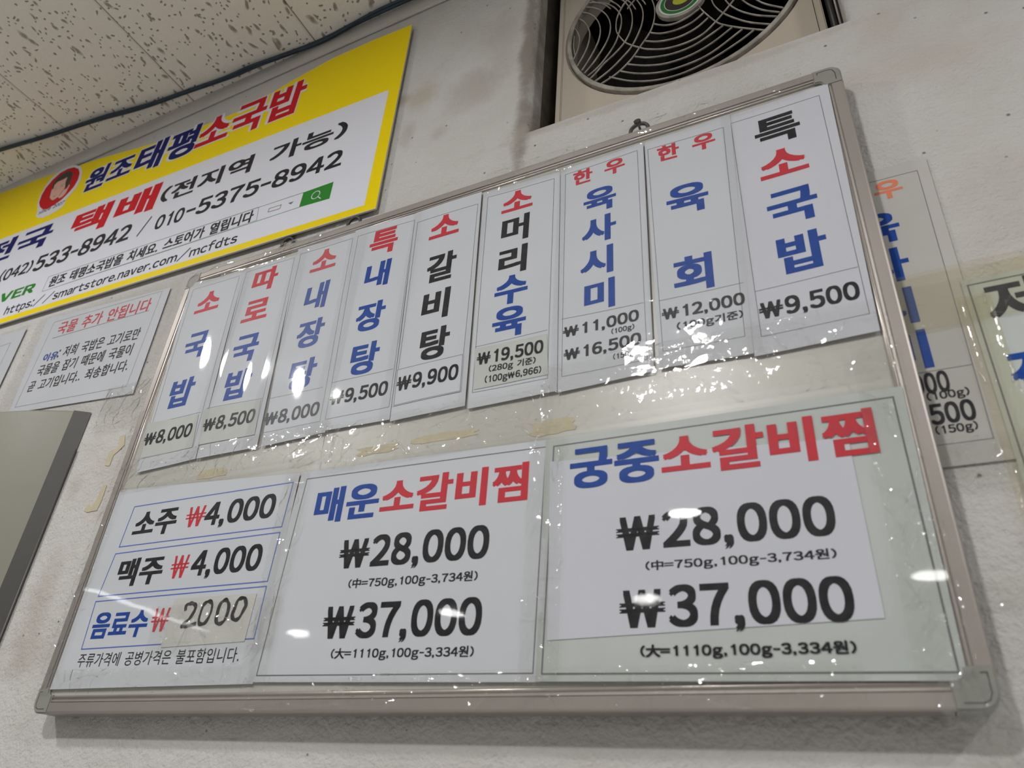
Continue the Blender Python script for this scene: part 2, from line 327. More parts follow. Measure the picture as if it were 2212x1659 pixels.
STRIPS=[{'border': [(-0.8308, 1.9007), (-0.7417, 1.9), (-0.7272, 1.6302), (-0.8144, 1.6281)],
  'cell': [(-0.8224, 1.6781), (-0.7326, 1.6791)],
  'label': 'white menu strip with one red and two blue characters, leftmost in the top row',
  'name': 's1',
  'paper': [(-0.8404, 1.9158), (-0.7342, 1.9057), (-0.7161, 1.6123), (-0.8157, 1.6082)],
  'price': [('₩8,000', 'black', -0.8215, -0.7382, 1.6425, 1.6647)],
  'slope': 0.0081,
  'stickers': [[(-0.8249, 1.6793), (-0.7349, 1.6765), (-0.7278, 1.6293), (-0.8151, 1.6275)]],
  'text': [('소', 'red', -0.8109, -0.7661, 1.8505, 1.886), ('국', 'blue', -0.8043, -0.7632, 1.7702, 1.8136), ('밥', 'blue', -0.8028, -0.7599, 1.6951, 1.739)],
  'x0': -0.8308},
 {'border': [(-0.7282, 1.9016), (-0.6424, 1.9009), (-0.6282, 1.629), (-0.7171, 1.6295)],
  'cell': [(-0.7231, 1.6823), (-0.6323, 1.679)],
  'label': 'white menu strip with two red and two blue characters, priced 8,500',
  'name': 's2',
  'paper': [(-0.7337, 1.9078), (-0.6382, 1.9057), (-0.6198, 1.6122), (-0.7141, 1.6118)],
  'price': [('₩8,500', 'black', -0.719, -0.6357, 1.645, 1.6667)],
  'slope': -0.0069,
  'stickers': [[(-0.7275, 1.6807), (-0.6329, 1.6772), (-0.6279, 1.6294), (-0.7159, 1.6302)]],
  'text': [('따', 'red', -0.7087, -0.6649, 1.8577, 1.8973), ('로', 'red', -0.7098, -0.6655, 1.8088, 1.8432), ('국', 'blue', -0.7073, -0.6646, 1.7423, 1.7856), ('밥', 'blue', -0.7024, -0.6604, 1.6876, 1.7311)],
  'x0': -0.7282},
 {'border': [(-0.6321, 1.904), (-0.5454, 1.9028), (-0.533, 1.6298), (-0.6194, 1.6299)],
  'cell': [(-0.6193, 1.6764), (-0.5403, 1.6753)],
  'label': 'white menu strip with one red and three blue characters, priced 8,000',
  'name': 's3',
  'paper': [(-0.6397, 1.9151), (-0.5432, 1.9125), (-0.522, 1.6142), (-0.6134, 1.6118)],
  'price': [('₩8,000', 'black', -0.6197, -0.5381, 1.6367, 1.6576)],
  'slope': -0.0075,
  'stickers': [],
  'text': [('소', 'red', -0.6076, -0.5656, 1.8633, 1.8986), ('내', 'blue', -0.603, -0.5672, 1.7985, 1.8416), ('장', 'blue', -0.6013, -0.5593, 1.7407, 1.7823), ('탕', 'blue', -0.5974, -0.5567, 1.6812, 1.7234)],
  'x0': -0.6321},
 {'border': [(-0.5371, 1.9032), (-0.4502, 1.9007), (-0.4416, 1.6308), (-0.5258, 1.6307)],
  'cell': [(-0.5277, 1.6785), (-0.4453, 1.6793)],
  'label': 'white menu strip priced 9,500 starting with a red character, fourth in the row',
  'name': 's4',
  'paper': [(-0.5438, 1.9153), (-0.45, 1.9123), (-0.4381, 1.615), (-0.5355, 1.6167)],
  'price': [('₩9,500', 'black', -0.5256, -0.4475, 1.6458, 1.6667)],
  'slope': -0.0138,
  'stickers': [],
  'text': [('특', 'red', -0.514, -0.4717, 1.8596, 1.9017), ('내', 'blue', -0.5105, -0.4745, 1.8071, 1.8477), ('장', 'blue', -0.5114, -0.4704, 1.7425, 1.7842), ('탕', 'blue', -0.5069, -0.4682, 1.6823, 1.7254)],
  'x0': -0.5371},
 {'border': [(-0.4446, 1.8943), (-0.3595, 1.8937), (-0.3554, 1.6314), (-0.4355, 1.6309)],
  'cell': None,
  'label': 'white menu strip with one red and three black characters, bordered 9,900 price label',
  'name': 's5',
  'paper': [(-0.4497, 1.9125), (-0.3561, 1.9128), (-0.3475, 1.614), (-0.4369, 1.6123)],
  'price': [('₩9,900', 'black', -0.4357, -0.3594, 1.6448, 1.667)],
  'slope': -0.0004,
  'stickers': [[(-0.4386, 1.6767), (-0.3556, 1.6782), (-0.3536, 1.6317), (-0.4356, 1.6297)]],
  'text': [('소', 'red', -0.4234, -0.3821, 1.8567, 1.8918), ('갈', 'black', -0.4192, -0.3802, 1.7883, 1.8302), ('비', 'black', -0.4179, -0.3824, 1.7341, 1.7758), ('탕', 'black', -0.413, -0.3761, 1.6803, 1.722)],
  'x0': -0.4446},
 {'border': [(-0.3466, 1.8996), (-0.2605, 1.8957), (-0.258, 1.6268), (-0.3405, 1.6278)],
  'cell': [(-0.3424, 1.6833), (-0.2603, 1.6838)],
  'label': 'white menu strip with red, black and blue characters, cream 19,500 price label',
  'name': 's6',
  'paper': [(-0.3534, 1.9091), (-0.2534, 1.9043), (-0.2477, 1.6108), (-0.3441, 1.61)],
  'price': [('₩19,500', 'black', -0.3388, -0.2636, 1.6573, 1.6755), ('(280g 기준)', 'black', -0.3236, -0.2713, 1.6468, 1.657), ('(100g₩6,966)', 'black', -0.3272, -0.2648, 1.6341, 1.645)],
  'slope': -0.0287,
  'stickers': [[(-0.3422, 1.6809), (-0.2603, 1.6787), (-0.2573, 1.6308), (-0.339, 1.6308)]],
  'text': [('소', 'red', -0.3264, -0.2864, 1.8657, 1.8965), ('머', 'black', -0.3239, -0.2891, 1.8183, 1.8567), ('리', 'black', -0.3238, -0.2889, 1.7718, 1.8106), ('수', 'blue', -0.3252, -0.2856, 1.7306, 1.7693),
           ('육', 'blue', -0.3245, -0.2853, 1.6879, 1.7265)],
  'x0': -0.3466},
 {'border': [(-0.2465, 1.8964), (-0.1621, 1.8988), (-0.1596, 1.6257), (-0.2433, 1.6255)],
  'cell': [(-0.2453, 1.693), (-0.1614, 1.6902)],
  'label': 'white menu strip with two small red characters over four blue, 11,000 and 16,500',
  'name': 's7',
  'paper': [(-0.2528, 1.9057), (-0.1552, 1.908), (-0.1538, 1.6121), (-0.2471, 1.6089)],
  'price': [('₩11,000', 'black', -0.2434, -0.166, 1.6679, 1.6831), ('(100g)', 'black', -0.1936, -0.1708, 1.6603, 1.6667), ('₩16,500', 'black', -0.2419, -0.1646, 1.6408, 1.6563),
            ('(150g)', 'black', -0.1921, -0.1693, 1.6312, 1.6378)],
  'slope': 0.0154,
  'stickers': [],
  'text': [('한', 'red', -0.2372, -0.2143, 1.8741, 1.8958), ('우', 'red', -0.2001, -0.1767, 1.8739, 1.8959), ('육', 'blue', -0.2242, -0.1872, 1.8249, 1.8596), ('사', 'blue', -0.2255, -0.1875, 1.7814, 1.8179),
           ('시', 'blue', -0.2264, -0.1909, 1.7376, 1.7742), ('미', 'blue', -0.2217, -0.1895, 1.6938, 1.7304)],
  'x0': -0.2465},
 {'border': [(-0.1504, 1.8947), (-0.0697, 1.8928), (-0.0731, 1.6297), (-0.1449, 1.6311)],
  'cell': [(-0.1463, 1.6884), (-0.069, 1.6875)],
  'label': 'white menu strip with two widely spaced blue characters, priced 12,000',
  'name': 's8',
  'paper': [(-0.1538, 1.9074), (-0.0614, 1.9096), (-0.0676, 1.6109), (-0.1487, 1.6138)],
  'price': [('₩12,000', 'black', -0.1444, -0.0694, 1.6633, 1.6789), ('(100g기준)', 'black', -0.1312, -0.0723, 1.6492, 1.6602)],
  'slope': -0.0215,
  'stickers': [],
  'text': [('한', 'red', -0.1404, -0.117, 1.8708, 1.8937), ('우', 'red', -0.103, -0.0791, 1.871, 1.8939), ('육', 'blue', -0.1336, -0.0915, 1.789, 1.829), ('회', 'blue', -0.1314, -0.0942, 1.6918, 1.7344)],
  'x0': -0.1504},
 {'border': [(-0.0618, 1.8955), (0.0244, 1.8954), (0.0248, 1.6275), (-0.0598, 1.6262)],
  'cell': [(-0.0599, 1.6748), (0.0238, 1.6763)],
  'label': 'bright white menu strip starting with a black character, rightmost in the top row',
  'name': 's9',
  'paper': [(-0.0697, 1.9078), (0.0341, 1.9087), (0.0294, 1.6096), (-0.0673, 1.6078)],
  'price': [('₩9,500', 'black', -0.0591, 0.0215, 1.6408, 1.6623)],
  'slope': 0.0071,
  'stickers': [],
  'text': [('특', 'black', -0.0407, 0.0023, 1.8473, 1.8864), ('소', 'red', -0.0412, 0.003, 1.8029, 1.8379), ('국', 'blue', -0.0398, 0.0044, 1.7417, 1.7831), ('밥', 'blue', -0.0368, 0.0048, 1.6854, 1.7283)],
  'x0': -0.0618},
 {'border': [(-0.7967, 1.5608), (-0.5518, 1.5594), (-0.5537, 1.5097), (-0.7995, 1.511)],
  'boxes': [[(-0.8017, 1.503), (-0.5541, 1.5036), (-0.556, 1.4528), (-0.8068, 1.4539)], [(-0.808, 1.4481), (-0.5559, 1.4478), (-0.5564, 1.3973), (-0.8045, 1.3961)]],
  'cell': None,
  'label': 'white drinks price sheet with three blue boxes, at the lower left of the board',
  'name': 'drinks',
  'paper': [(-0.8352, 1.5875), (-0.5452, 1.5695), (-0.5452, 1.3562), (-0.8339, 1.3553)],
  'price': [],
  'slope': -0.0055,
  'stickers': [[(-0.6807, 1.4428), (-0.5661, 1.4413), (-0.5676, 1.3951), (-0.6806, 1.3933)]],
  'text': [('소주', 'black', -0.7851, -0.715, 1.5203, 1.5515), ('₩', 'red', -0.7009, -0.6708, 1.5243, 1.5487), ('4,000', 'black', -0.671, -0.5696, 1.5192, 1.5509), ('맥주', 'black', -0.7864, -0.7129, 1.4625, 1.4948),
           ('₩', 'red', -0.701, -0.6745, 1.4663, 1.4918), ('4,000', 'black', -0.6698, -0.5715, 1.4627, 1.4951), ('음료수', 'blue', -0.7991, -0.7114, 1.4061, 1.4349), ('₩', 'red', -0.7068, -0.6804, 1.4103, 1.4349),
           ('주류가격에 공병가격은 불포함입니다.', 'black', -0.8034, -0.5699, 1.3772, 1.3915)],
  'x0': -0.7967},
 {'border': [(-0.5336, 1.5607), (-0.2566, 1.5538), (-0.2598, 1.3591), (-0.5427, 1.3634)],
  'cell': None,
  'label': 'plain white price sheet with blue and red heading, middle of the bottom row',
  'name': 'mid',
  'paper': [(-0.5428, 1.5697), (-0.2532, 1.561), (-0.2539, 1.3526), (-0.5527, 1.3578)],
  'price': [],
  'slope': -0.0201,
  'stickers': [],
  'text': [('매운', 'blue', -0.5144, -0.4346, 1.5084, 1.5467), ('소갈비찜', 'red', -0.4322, -0.2725, 1.509, 1.5471), ('₩28,000', 'black', -0.471, -0.3073, 1.4549, 1.4903),
           ('(中=750g,100g-3,734원)', 'black', -0.4539, -0.3159, 1.4382, 1.4491), ('₩37,000', 'black', -0.4755, -0.3086, 1.3901, 1.4263), ('(大=1110g,100g-3,334원)', 'black', -0.46, -0.3136, 1.3755, 1.3864)],
  'x0': -0.5336},
 {'border': [(-0.2489, 1.5529), (0.0277, 1.5494), (0.0287, 1.3533), (-0.2521, 1.3584)],
  'cell': None,
  'label': 'greenish white price sheet with a whiter patch, lower right of the board',
  'name': 'right',
  'paper': [(-0.2571, 1.5607), (0.0353, 1.5574), (0.0329, 1.3482), (-0.2572, 1.353)],
  'price': [],
  'slope': -0.0154,
  'stickers': [[(-0.2517, 1.5379), (-0.0079, 1.521), (-0.0064, 1.3879), (-0.2484, 1.3832)]],
  'text': [('궁중', 'blue', -0.2324, -0.1529, 1.5081, 1.5463), ('소갈비찜', 'red', -0.151, 0.0116, 1.5092, 1.5474), ('₩28,000', 'black', -0.1907, -0.026, 1.446, 1.4811),
           ('(中=750g,100g-3,734원)', 'black', -0.1673, -0.0292, 1.4319, 1.4413), ('₩37,000', 'black', -0.1888, -0.0231, 1.3858, 1.4214), ('(大=1110g,100g-3,334원)', 'black', -0.1732, -0.0267, 1.3678, 1.3782)],
  'x0': -0.2489},
 {'border': [(-1.2053, 1.9561), (-0.9398, 1.9472), (-0.939, 1.7724), (-1.2049, 1.7883)],
  'cell': None,
  'label': 'laminated white notice with underlined red heading and three black lines, left of the board',
  'name': 'soup',
  'paper': [(-1.2318, 1.9707), (-0.9223, 1.9492), (-0.9173, 1.756), (-1.2159, 1.7787)],
  'price': [],
  'slope': -0.0467,
  'stickers': [],
  'text': [('국물 추가 안됩니다', 'red', -1.1835, -0.9558, 1.9242, 1.951), ('이유', 'blue', -1.188, -1.1498, 1.8707, 1.8875), (': 저희 국밥은 고기로만', 'black', -1.1503, -0.955, 1.8711, 1.8936),
           ('국물을 잡기 때문에 국물이', 'black', -1.1873, -0.9584, 1.8425, 1.8648), ('곧 고기입니다.. 죄송합니다.', 'black', -1.1928, -0.953, 1.8138, 1.835)],
  'under': [(-1.1877, 1.9185), (-0.955, 1.9133)],
  'x0': -1.2053},
 {'border': [(0.0295, 1.7889), (0.0896, 1.7871), (0.0838, 1.5152), (0.0284, 1.5174)],
  'cell': None,
  'label': 'faded paper menu strip on the wall, half hidden behind the right edge of the board',
  'name': 'old',
  'old': {'cellz': 1.5792829585653425,
          'p1': [0.05060760715118861, 0.06892943084023793, 1.5600423295590813, 1.574820848337158],
          'p2': [0.05134865702538184, 0.07996813591609699, 1.5518591250564726, 1.5577853337573009],
          'p3': [0.05060760715118861, 0.08032963554503536, 1.533360384718668, 1.5465839225275035],
          'p4': [0.05136423306004268, 0.07900394302289827, 1.5229301081191455, 1.527725429675125],
          'u': [0.05320364156424937, 0.07674697608202116, 1.7629012351928943, 1.7873028151975203]},
  'paper': [(0.0329, 1.8107), (0.0988, 1.7961), (0.0831, 1.4967), (0.0256, 1.5027)],
  'price': [],
  'slope': 0,
  'stickers': [],
  'text': [],
  'x0': 0.0295},
 {'border': [(0.0993, 1.6512), (0.1789, 1.6497), (0.163, 1.411), (0.1, 1.4974)],
  'cell': None,
  'label': 'white notice with black and blue lettering, cut by the right picture edge',
  'name': 'sign',
  'paper': [(0.0957, 1.6591), (0.1876, 1.6557), (0.1682, 1.4106), (0.0968, 1.4845)],
  'price': [],
  'sg': [[(0.1077, 1.6425), (0.1347, 1.6462), (0.11, 1.6148), (0.1293, 1.6184)], [(0.1089, 1.5798), (0.1206, 1.5806), (0.1104, 1.5618), (0.1132, 1.5592)]],
  'slope': 0,
  'stickers': [],
  'text': [],
  'x0': 0.0993},
 {'border': [(-1.5491, 1.9338), (-1.3135, 1.9402), (-1.3122, 1.819), (-1.6491, 1.8527)],
  'cell': None,
  'label': 'white laminated notice cut by the left edge of the picture, under the yellow banner',
  'name': 'leftn',
  'paper': [(-1.5794, 1.9722), (-1.284, 1.9642), (-1.281, 1.838), (-1.6516, 1.8732)],
  'price': [],
  'slope': 0,
  'stickers': [],
  'text': [],
  'x0': -1.5491}]
HAND=[[(-0.6594, 1.4297), (-0.6601, 1.4348), (-0.6537, 1.4366), (-0.6472, 1.4345), (-0.646, 1.4299), (-0.6502, 1.421), (-0.6592, 1.4132), (-0.6439, 1.4144)], [(-0.6413, 1.4165), (-0.6407, 1.4134)], [(-0.6288, 1.4375), (-0.6351, 1.4343), (-0.6366, 1.4248), (-0.6361, 1.4176), (-0.6326, 1.4143), (-0.6264, 1.4158), (-0.6226, 1.4241), (-0.6229, 1.4322), (-0.6251, 1.4359), (-0.6288, 1.4375)], [(-0.6066, 1.4375), (-0.612, 1.4338), (-0.613, 1.4244), (-0.6122, 1.4173), (-0.6079, 1.4136), (-0.6014, 1.4157), (-0.5991, 1.4245), (-0.6, 1.4317), (-0.6038, 1.4364), (-0.6066, 1.4375)], [(-0.582, 1.4378), (-0.5887, 1.4364), (-0.5908, 1.4285), (-0.5918, 1.4206), (-0.5874, 1.4165), (-0.582, 1.4179), (-0.5782, 1.426), (-0.5768, 1.4308), (-0.5799, 1.4367), (-0.582, 1.4378)]]
BAN={'bar': [(-1.2806, 2.0745), (-0.6805, 2.0541), (-0.6811, 2.0241), (-1.2793, 2.0397)],
 'emb': {'eyes': [[(-1.4237, 2.3499), (-1.4186, 2.3528)], [(-1.4049, 2.3522), (-1.3981, 2.3544)], [(-1.4273, 2.3562), (-1.4218, 2.3583)], [(-1.4084, 2.3585), (-1.3973, 2.359)]],
         'face': [(-1.4291, 2.3314), (-1.4368, 2.3538), (-1.4356, 2.3706), (-1.4307, 2.3785), (-1.4159, 2.3787), (-1.3978, 2.38), (-1.3888, 2.3592), (-1.3868, 2.3414), (-1.3908, 2.3298), (-1.3956, 2.3197),
                  (-1.409, 2.3154), (-1.4194, 2.3217)],
         'hair': [(-1.437, 2.3588), (-1.4455, 2.3757), (-1.4416, 2.3904), (-1.4295, 2.398), (-1.4157, 2.4024), (-1.4012, 2.3983), (-1.3886, 2.3899), (-1.3806, 2.3755), (-1.3769, 2.3569), (-1.3801, 2.3412),
                  (-1.3869, 2.3439), (-1.3957, 2.362), (-1.3986, 2.3792), (-1.415, 2.3771), (-1.4289, 2.3778), (-1.4356, 2.3706), (-1.4317, 2.3567)],
         'hand': [(-1.3956, 2.3197), (-1.3917, 2.3313), (-1.3884, 2.3372), (-1.3783, 2.3381), (-1.3768, 2.3495), (-1.3717, 2.3451), (-1.3716, 2.333), (-1.3722, 2.3202), (-1.3788, 2.3132), (-1.3892, 2.3131)],
         'mouth': [(-1.4162, 2.3301), (-1.4106, 2.3273), (-1.4043, 2.3303)],
         'outline': [(-1.4454, 2.2841), (-1.4486, 2.2994), (-1.4672, 2.3291), (-1.4736, 2.3534), (-1.473, 2.378), (-1.4652, 2.4025), (-1.447, 2.4166), (-1.4219, 2.4208), (-1.3938, 2.414), (-1.3678, 2.3981),
                     (-1.3519, 2.3784), (-1.3402, 2.3493), (-1.3409, 2.3292), (-1.3482, 2.3144), (-1.3604, 2.2991), (-1.3554, 2.2856), (-1.361, 2.2773), (-1.3765, 2.2727), (-1.395, 2.2686), (-1.4037, 2.2701),
                     (-1.4137, 2.2691), (-1.4324, 2.2759)],
         'red': [(-1.4491, 2.3127), (-1.462, 2.3295), (-1.4683, 2.3539), (-1.4666, 2.3742), (-1.4559, 2.3937), (-1.4378, 2.4077), (-1.415, 2.4109), (-1.3919, 2.4057), (-1.3702, 2.3916), (-1.3569, 2.3731),
                 (-1.3509, 2.3524), (-1.3525, 2.3338), (-1.3615, 2.3195), (-1.3745, 2.3057), (-1.3935, 2.2977), (-1.4135, 2.2934), (-1.4288, 2.2968)]},
 'green': [(-0.6811, 2.0541), (-0.6249, 2.054), (-0.6245, 2.02), (-0.6808, 2.024)],
 'kb': [(-0.7453, 2.0452), (-0.7212, 2.0442), (-0.722, 2.0365), (-0.7455, 2.038)],
 'mag': [(-0.6659, 2.0374), (-0.6422, 2.0397), (-0.6458, 2.0342), (-0.6386, 2.0287)],
 'since': [-1.4466531633665403, -1.362816560605161, 2.2764794687377723, 2.296341027778676],
 'since_ln': [(-1.44, 2.2862), (-1.3603, 2.2875), (-1.4495, 2.3009)],
 'tb': [(-1.2806, 2.0745), (-0.7699, 2.0576), (-0.7655, 2.0284), (-1.2793, 2.0397)],
 'text': [('원조', 'navy', -1.3155, -1.1746, 2.2733, 2.3401), ('태평', 'navy', -1.165, -0.9997, 2.2651, 2.347), ('소국밥', 'bred', -0.9984, -0.7462, 2.2619, 2.3515), ('전국', 'navy', -1.5732, -1.3478, 2.1522, 2.2128),
          ('택배', 'bred', -1.2861, -1.0477, 2.1629, 2.2078), ('(전지역 가능)', 'black', -1.0369, -0.6247, 2.1531, 2.1854), ('(042)', 'black', -1.4606, -1.3588, 2.0836, 2.1166),
          ('533-8942', 'black', -1.351, -1.0836, 2.0806, 2.1207), ('/', 'black', -1.0604, -1.0386, 2.0792, 2.1219), ('010', 'black', -1.0195, -0.9516, 2.0809, 2.1147),
          ('-5375-8942', 'black', -0.9467, -0.6194, 2.0832, 2.1206), ('VER', 'green', -1.4175, -1.3112, 2.0236, 2.0467), ('원조 태평소국밥을 치세요. 스토어가 열립니다', 'black', -1.2685, -0.7761, 2.022, 2.0478),
          ('https://smartstore.naver.com/mcfdts', 'black', -1.3742, -0.7956, 1.9808, 2.0076)],
 'tri': [(-0.7073, 2.0422), (-0.696, 2.0419), (-0.7011, 2.0374)],
 'wave': [(-1.6647, 2.4353), (-1.5182, 2.4228), (-1.3135, 2.3964), (-1.0865, 2.3554), (-1.0177, 2.3509), (-0.8893, 2.3458), (-0.8295, 2.3609), (-0.7875, 2.371), (-0.7042, 2.3846), (-0.6218, 2.3855), (-0.5389, 2.3808)],
 'white': [(-1.5449, 2.2553), (-0.5576, 2.2257), (-0.5552, 1.9809), (-1.3782, 2.0048)],
 'yellow': [(-1.6643, 2.4347), (-0.5391, 2.3807), (-0.5341, 1.9679), (-1.3706, 1.9934)]}
CABLE=[(-1.7824, -0.1058), (-1.5638, -0.0833), (-1.4294, -0.0672), (-1.2986, -0.0544), (-1.1785, -0.0379), (-1.0584, -0.0284), (-0.9517, -0.0196), (-0.8836, -0.018), (-0.7514, -0.0098)]
RES=[[(-0.9135, 1.6886), (-0.9033, 1.6881), (-0.8972, 1.6718), (-0.9062, 1.6631), (-0.9125, 1.6591), (-0.9129, 1.6429), (-0.923, 1.6451), (-0.9243, 1.6558), (-0.9225, 1.6669), (-0.9091, 1.6691)], [(-0.9108, 1.6158), (-0.9031, 1.6135), (-0.9025, 1.5898), (-0.9048, 1.5785), (-0.924, 1.578), (-0.9313, 1.5811), (-0.9271, 1.59), (-0.9182, 1.5843), (-0.9127, 1.597)]]
GRILLE=[[(-0.273, 2.2683), (-0.2739, 2.2495), (-0.2726, 2.2336), (-0.2711, 2.2234)], [(-0.2728, 2.2878), (-0.2673, 2.2727), (-0.2645, 2.2555), (-0.2659, 2.2391), (-0.269, 2.2259), (-0.2732, 2.2143)], [(-0.2673, 2.3085), (-0.2586, 2.2961), (-0.252, 2.2792), (-0.2487, 2.2596), (-0.2504, 2.2396), (-0.2558, 2.2202), (-0.2672, 2.1954)], [(-0.2622, 2.3205), (-0.2517, 2.3119), (-0.2413, 2.2963), (-0.2343, 2.2762), (-0.2324, 2.2556), (-0.2355, 2.2347), (-0.2422, 2.2162), (-0.2512, 2.1975), (-0.2602, 2.1817)], [(-0.2571, 2.3306), (-0.244, 2.3212), (-0.2312, 2.3059), (-0.2224, 2.2884), (-0.2175, 2.2678), (-0.2176, 2.2467), (-0.2226, 2.2271), (-0.2324, 2.2069), (-0.2432, 2.1894), (-0.2559, 2.1739)], [(-0.2513, 2.3382), (-0.235, 2.3287), (-0.221, 2.3156), (-0.211, 2.3011), (-0.2043, 2.2859), (-0.2008, 2.273), (-0.2004, 2.2573), (-0.2025, 2.2433), (-0.205, 2.2335), (-0.2082, 2.2205), (-0.2155, 2.2046), (-0.2276, 2.1861), (-0.2383, 2.1742), (-0.2509, 2.1651)], [(-0.1892, 2.307), (-0.1965, 2.2985), (-0.2035, 2.2833), (-0.2078, 2.2666), (-0.2084, 2.2449), (-0.2046, 2.2301), (-0.196, 2.2098), (-0.1856, 2.1962), (-0.1753, 2.1858), (-0.1652, 2.1764), (-0.1416, 2.1634), (-0.1146, 2.1593), (-0.0913, 2.1641), (-0.0725, 2.1801), (-0.0513, 2.2049), (-0.0454, 2.213)], [(-0.2004, 2.3143), (-0.1944, 2.3038), (-0.1861, 2.2788), (-0.1843, 2.2521), (-0.1878, 2.2293), (-0.197, 2.2088), (-0.2109, 2.1928), (-0.2268, 2.1795), (-0.2406, 2.1636), (-0.2479, 2.1574)], [(-0.1772, 2.2992), (-0.1699, 2.2749), (-0.1686, 2.2518), (-0.1732, 2.2267), (-0.1856, 2.1962), (-0.1994, 2.1789), (-0.219, 2.1606), (-0.2407, 2.1475)], [(-0.1547, 2.2845), (-0.1516, 2.2632), (-0.1525, 2.2387), (-0.1592, 2.2121), (-0.1753, 2.1858), (-0.1881, 2.1667), (-0.2075, 2.1487), (-0.2311, 2.1379)], [(-0.153, 2.2251), (-0.1393, 2.2137), (-0.1246, 2.2092), (-0.106, 2.2127), (-0.0909, 2.2213)], [(-0.1593, 2.2092), (-0.1437, 2.1983), (-0.1217, 2.194), (-0.1015, 2.1979), (-0.0855, 2.2088)], [(-0.1674, 2.1954), (-0.1481, 2.1832), (-0.1226, 2.177), (-0.0989, 2.1817), (-0.0812, 2.1942)], [(-0.1824, 2.1699), (-0.1621, 2.1565), (-0.1332, 2.1473), (-0.1047, 2.1478), (-0.0794, 2.1584), (-0.0632, 2.1671)], [(-0.1925, 2.1591), (-0.1699, 2.1438), (-0.1411, 2.1321), (-0.1092, 2.1309), (-0.0809, 2.1396), (-0.053, 2.1567)], [(-0.2052, 2.1517), (-0.1795, 2.1322), (-0.1489, 2.1184), (-0.1154, 2.1151), (-0.0823, 2.1211), (-0.0414, 2.1454)], [(-0.2191, 2.1463), (-0.1891, 2.1219), (-0.1566, 2.1061), (-0.1215, 2.1009), (-0.0867, 2.1073), (-0.0484, 2.1234), (-0.0274, 2.1361)], [(-0.0939, 2.2447), (-0.0892, 2.2202), (-0.0717, 2.1801), (-0.0599, 2.1651), (-0.0411, 2.1481), (-0.0153, 2.1277)], [(-0.0739, 2.2317), (-0.0708, 2.2144), (-0.0611, 2.192), (-0.0443, 2.1684), (-0.0291, 2.1519), (-0.008, 2.1353)], [(-0.057, 2.2206), (-0.0514, 2.2035), (-0.0395, 2.1827), (-0.0214, 2.1626), (0.0013, 2.1457)], [(-0.0364, 2.2071), (-0.0286, 2.1903), (-0.014, 2.1694), (0.0052, 2.1521)], [(-0.0196, 2.1962), (-0.0096, 2.1795), (0.01, 2.1583)], [(-0.0009, 2.1839), (0.0141, 2.1656)]]
# ------------------------------------------------------------------ the room
RX0, RX1, RY = -5.0, 2.6, -5.0
OX0, OX1, OZ0, OZ1 = -.3135, .0685, 2.0330, 2.452     # opening in the wall for the fan unit
def wall_with_opening():
    V = []; F = []; MI = []
    X = [RX0, OX0, OX1, RX1]; Z = [0.0, OZ0, OZ1, 2.75]
    g = {}
    rr = .012; N = 6
    def outline(o, y):
        base = len(V)
        for (x, z) in ((OX0 - o, OZ0 - o), (OX1 + o, OZ0 - o), (OX1 + o, OZ1 + o), (OX0 - o, OZ1 + o)): V.append((x, y, z))
        return base
    outer = len(V); V.extend([(RX0, 0, 0), (RX1, 0, 0), (RX1, 0, 2.75), (RX0, 0, 2.75)])
    prev = outline(rr, 0)
    for k in range(4):
        F.append((outer + k, outer + (k + 1) % 4, prev + (k + 1) % 4, prev + k)); MI.append(0)
    for s in range(1, N + 1):
        a = math.pi / 2 * s / N
        cur = outline(rr * (1 - math.sin(a)), rr * (1 - math.cos(a)))
        for k in range(4):
            F.append((prev + k, prev + (k + 1) % 4, cur + (k + 1) % 4, cur + k)); MI.append(0)
        prev = cur
    cur = outline(0, .034)
    for k in range(4): F.append((prev + k, prev + (k + 1) % 4, cur + (k + 1) % 4, cur + k)); MI.append(0)
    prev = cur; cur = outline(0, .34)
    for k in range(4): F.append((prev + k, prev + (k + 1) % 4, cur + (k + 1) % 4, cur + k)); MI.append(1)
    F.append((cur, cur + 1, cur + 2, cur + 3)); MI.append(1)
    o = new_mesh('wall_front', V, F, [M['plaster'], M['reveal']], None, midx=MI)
    for p in o.data.polygons[4:4 + 4 * N]: p.use_smooth = True
    return tag(o, kind='structure')
wall_with_opening()
def slab(name, b, m):
    v, f = box(*b); return tag(new_mesh(name, v, f, m), kind='structure')
slab('floor', (RX0, RX1, RY, 0, -.06, 0), M['floor'])
slab('wall_left', (RX0 - .06, RX0, RY, 0, 0, 2.75), M['roomwall'])
slab('wall_right', (RX1, RX1 + .06, RY, 0, 0, 2.75), M['roomwall'])
slab('wall_back', (RX0, RX1, RY - .06, RY, 0, 2.75), M['roomwall'])
ceil = slab('ceiling', (RX0, RX1, RY, 0, CEIL + .012, CEIL + .06), M['reveal'])
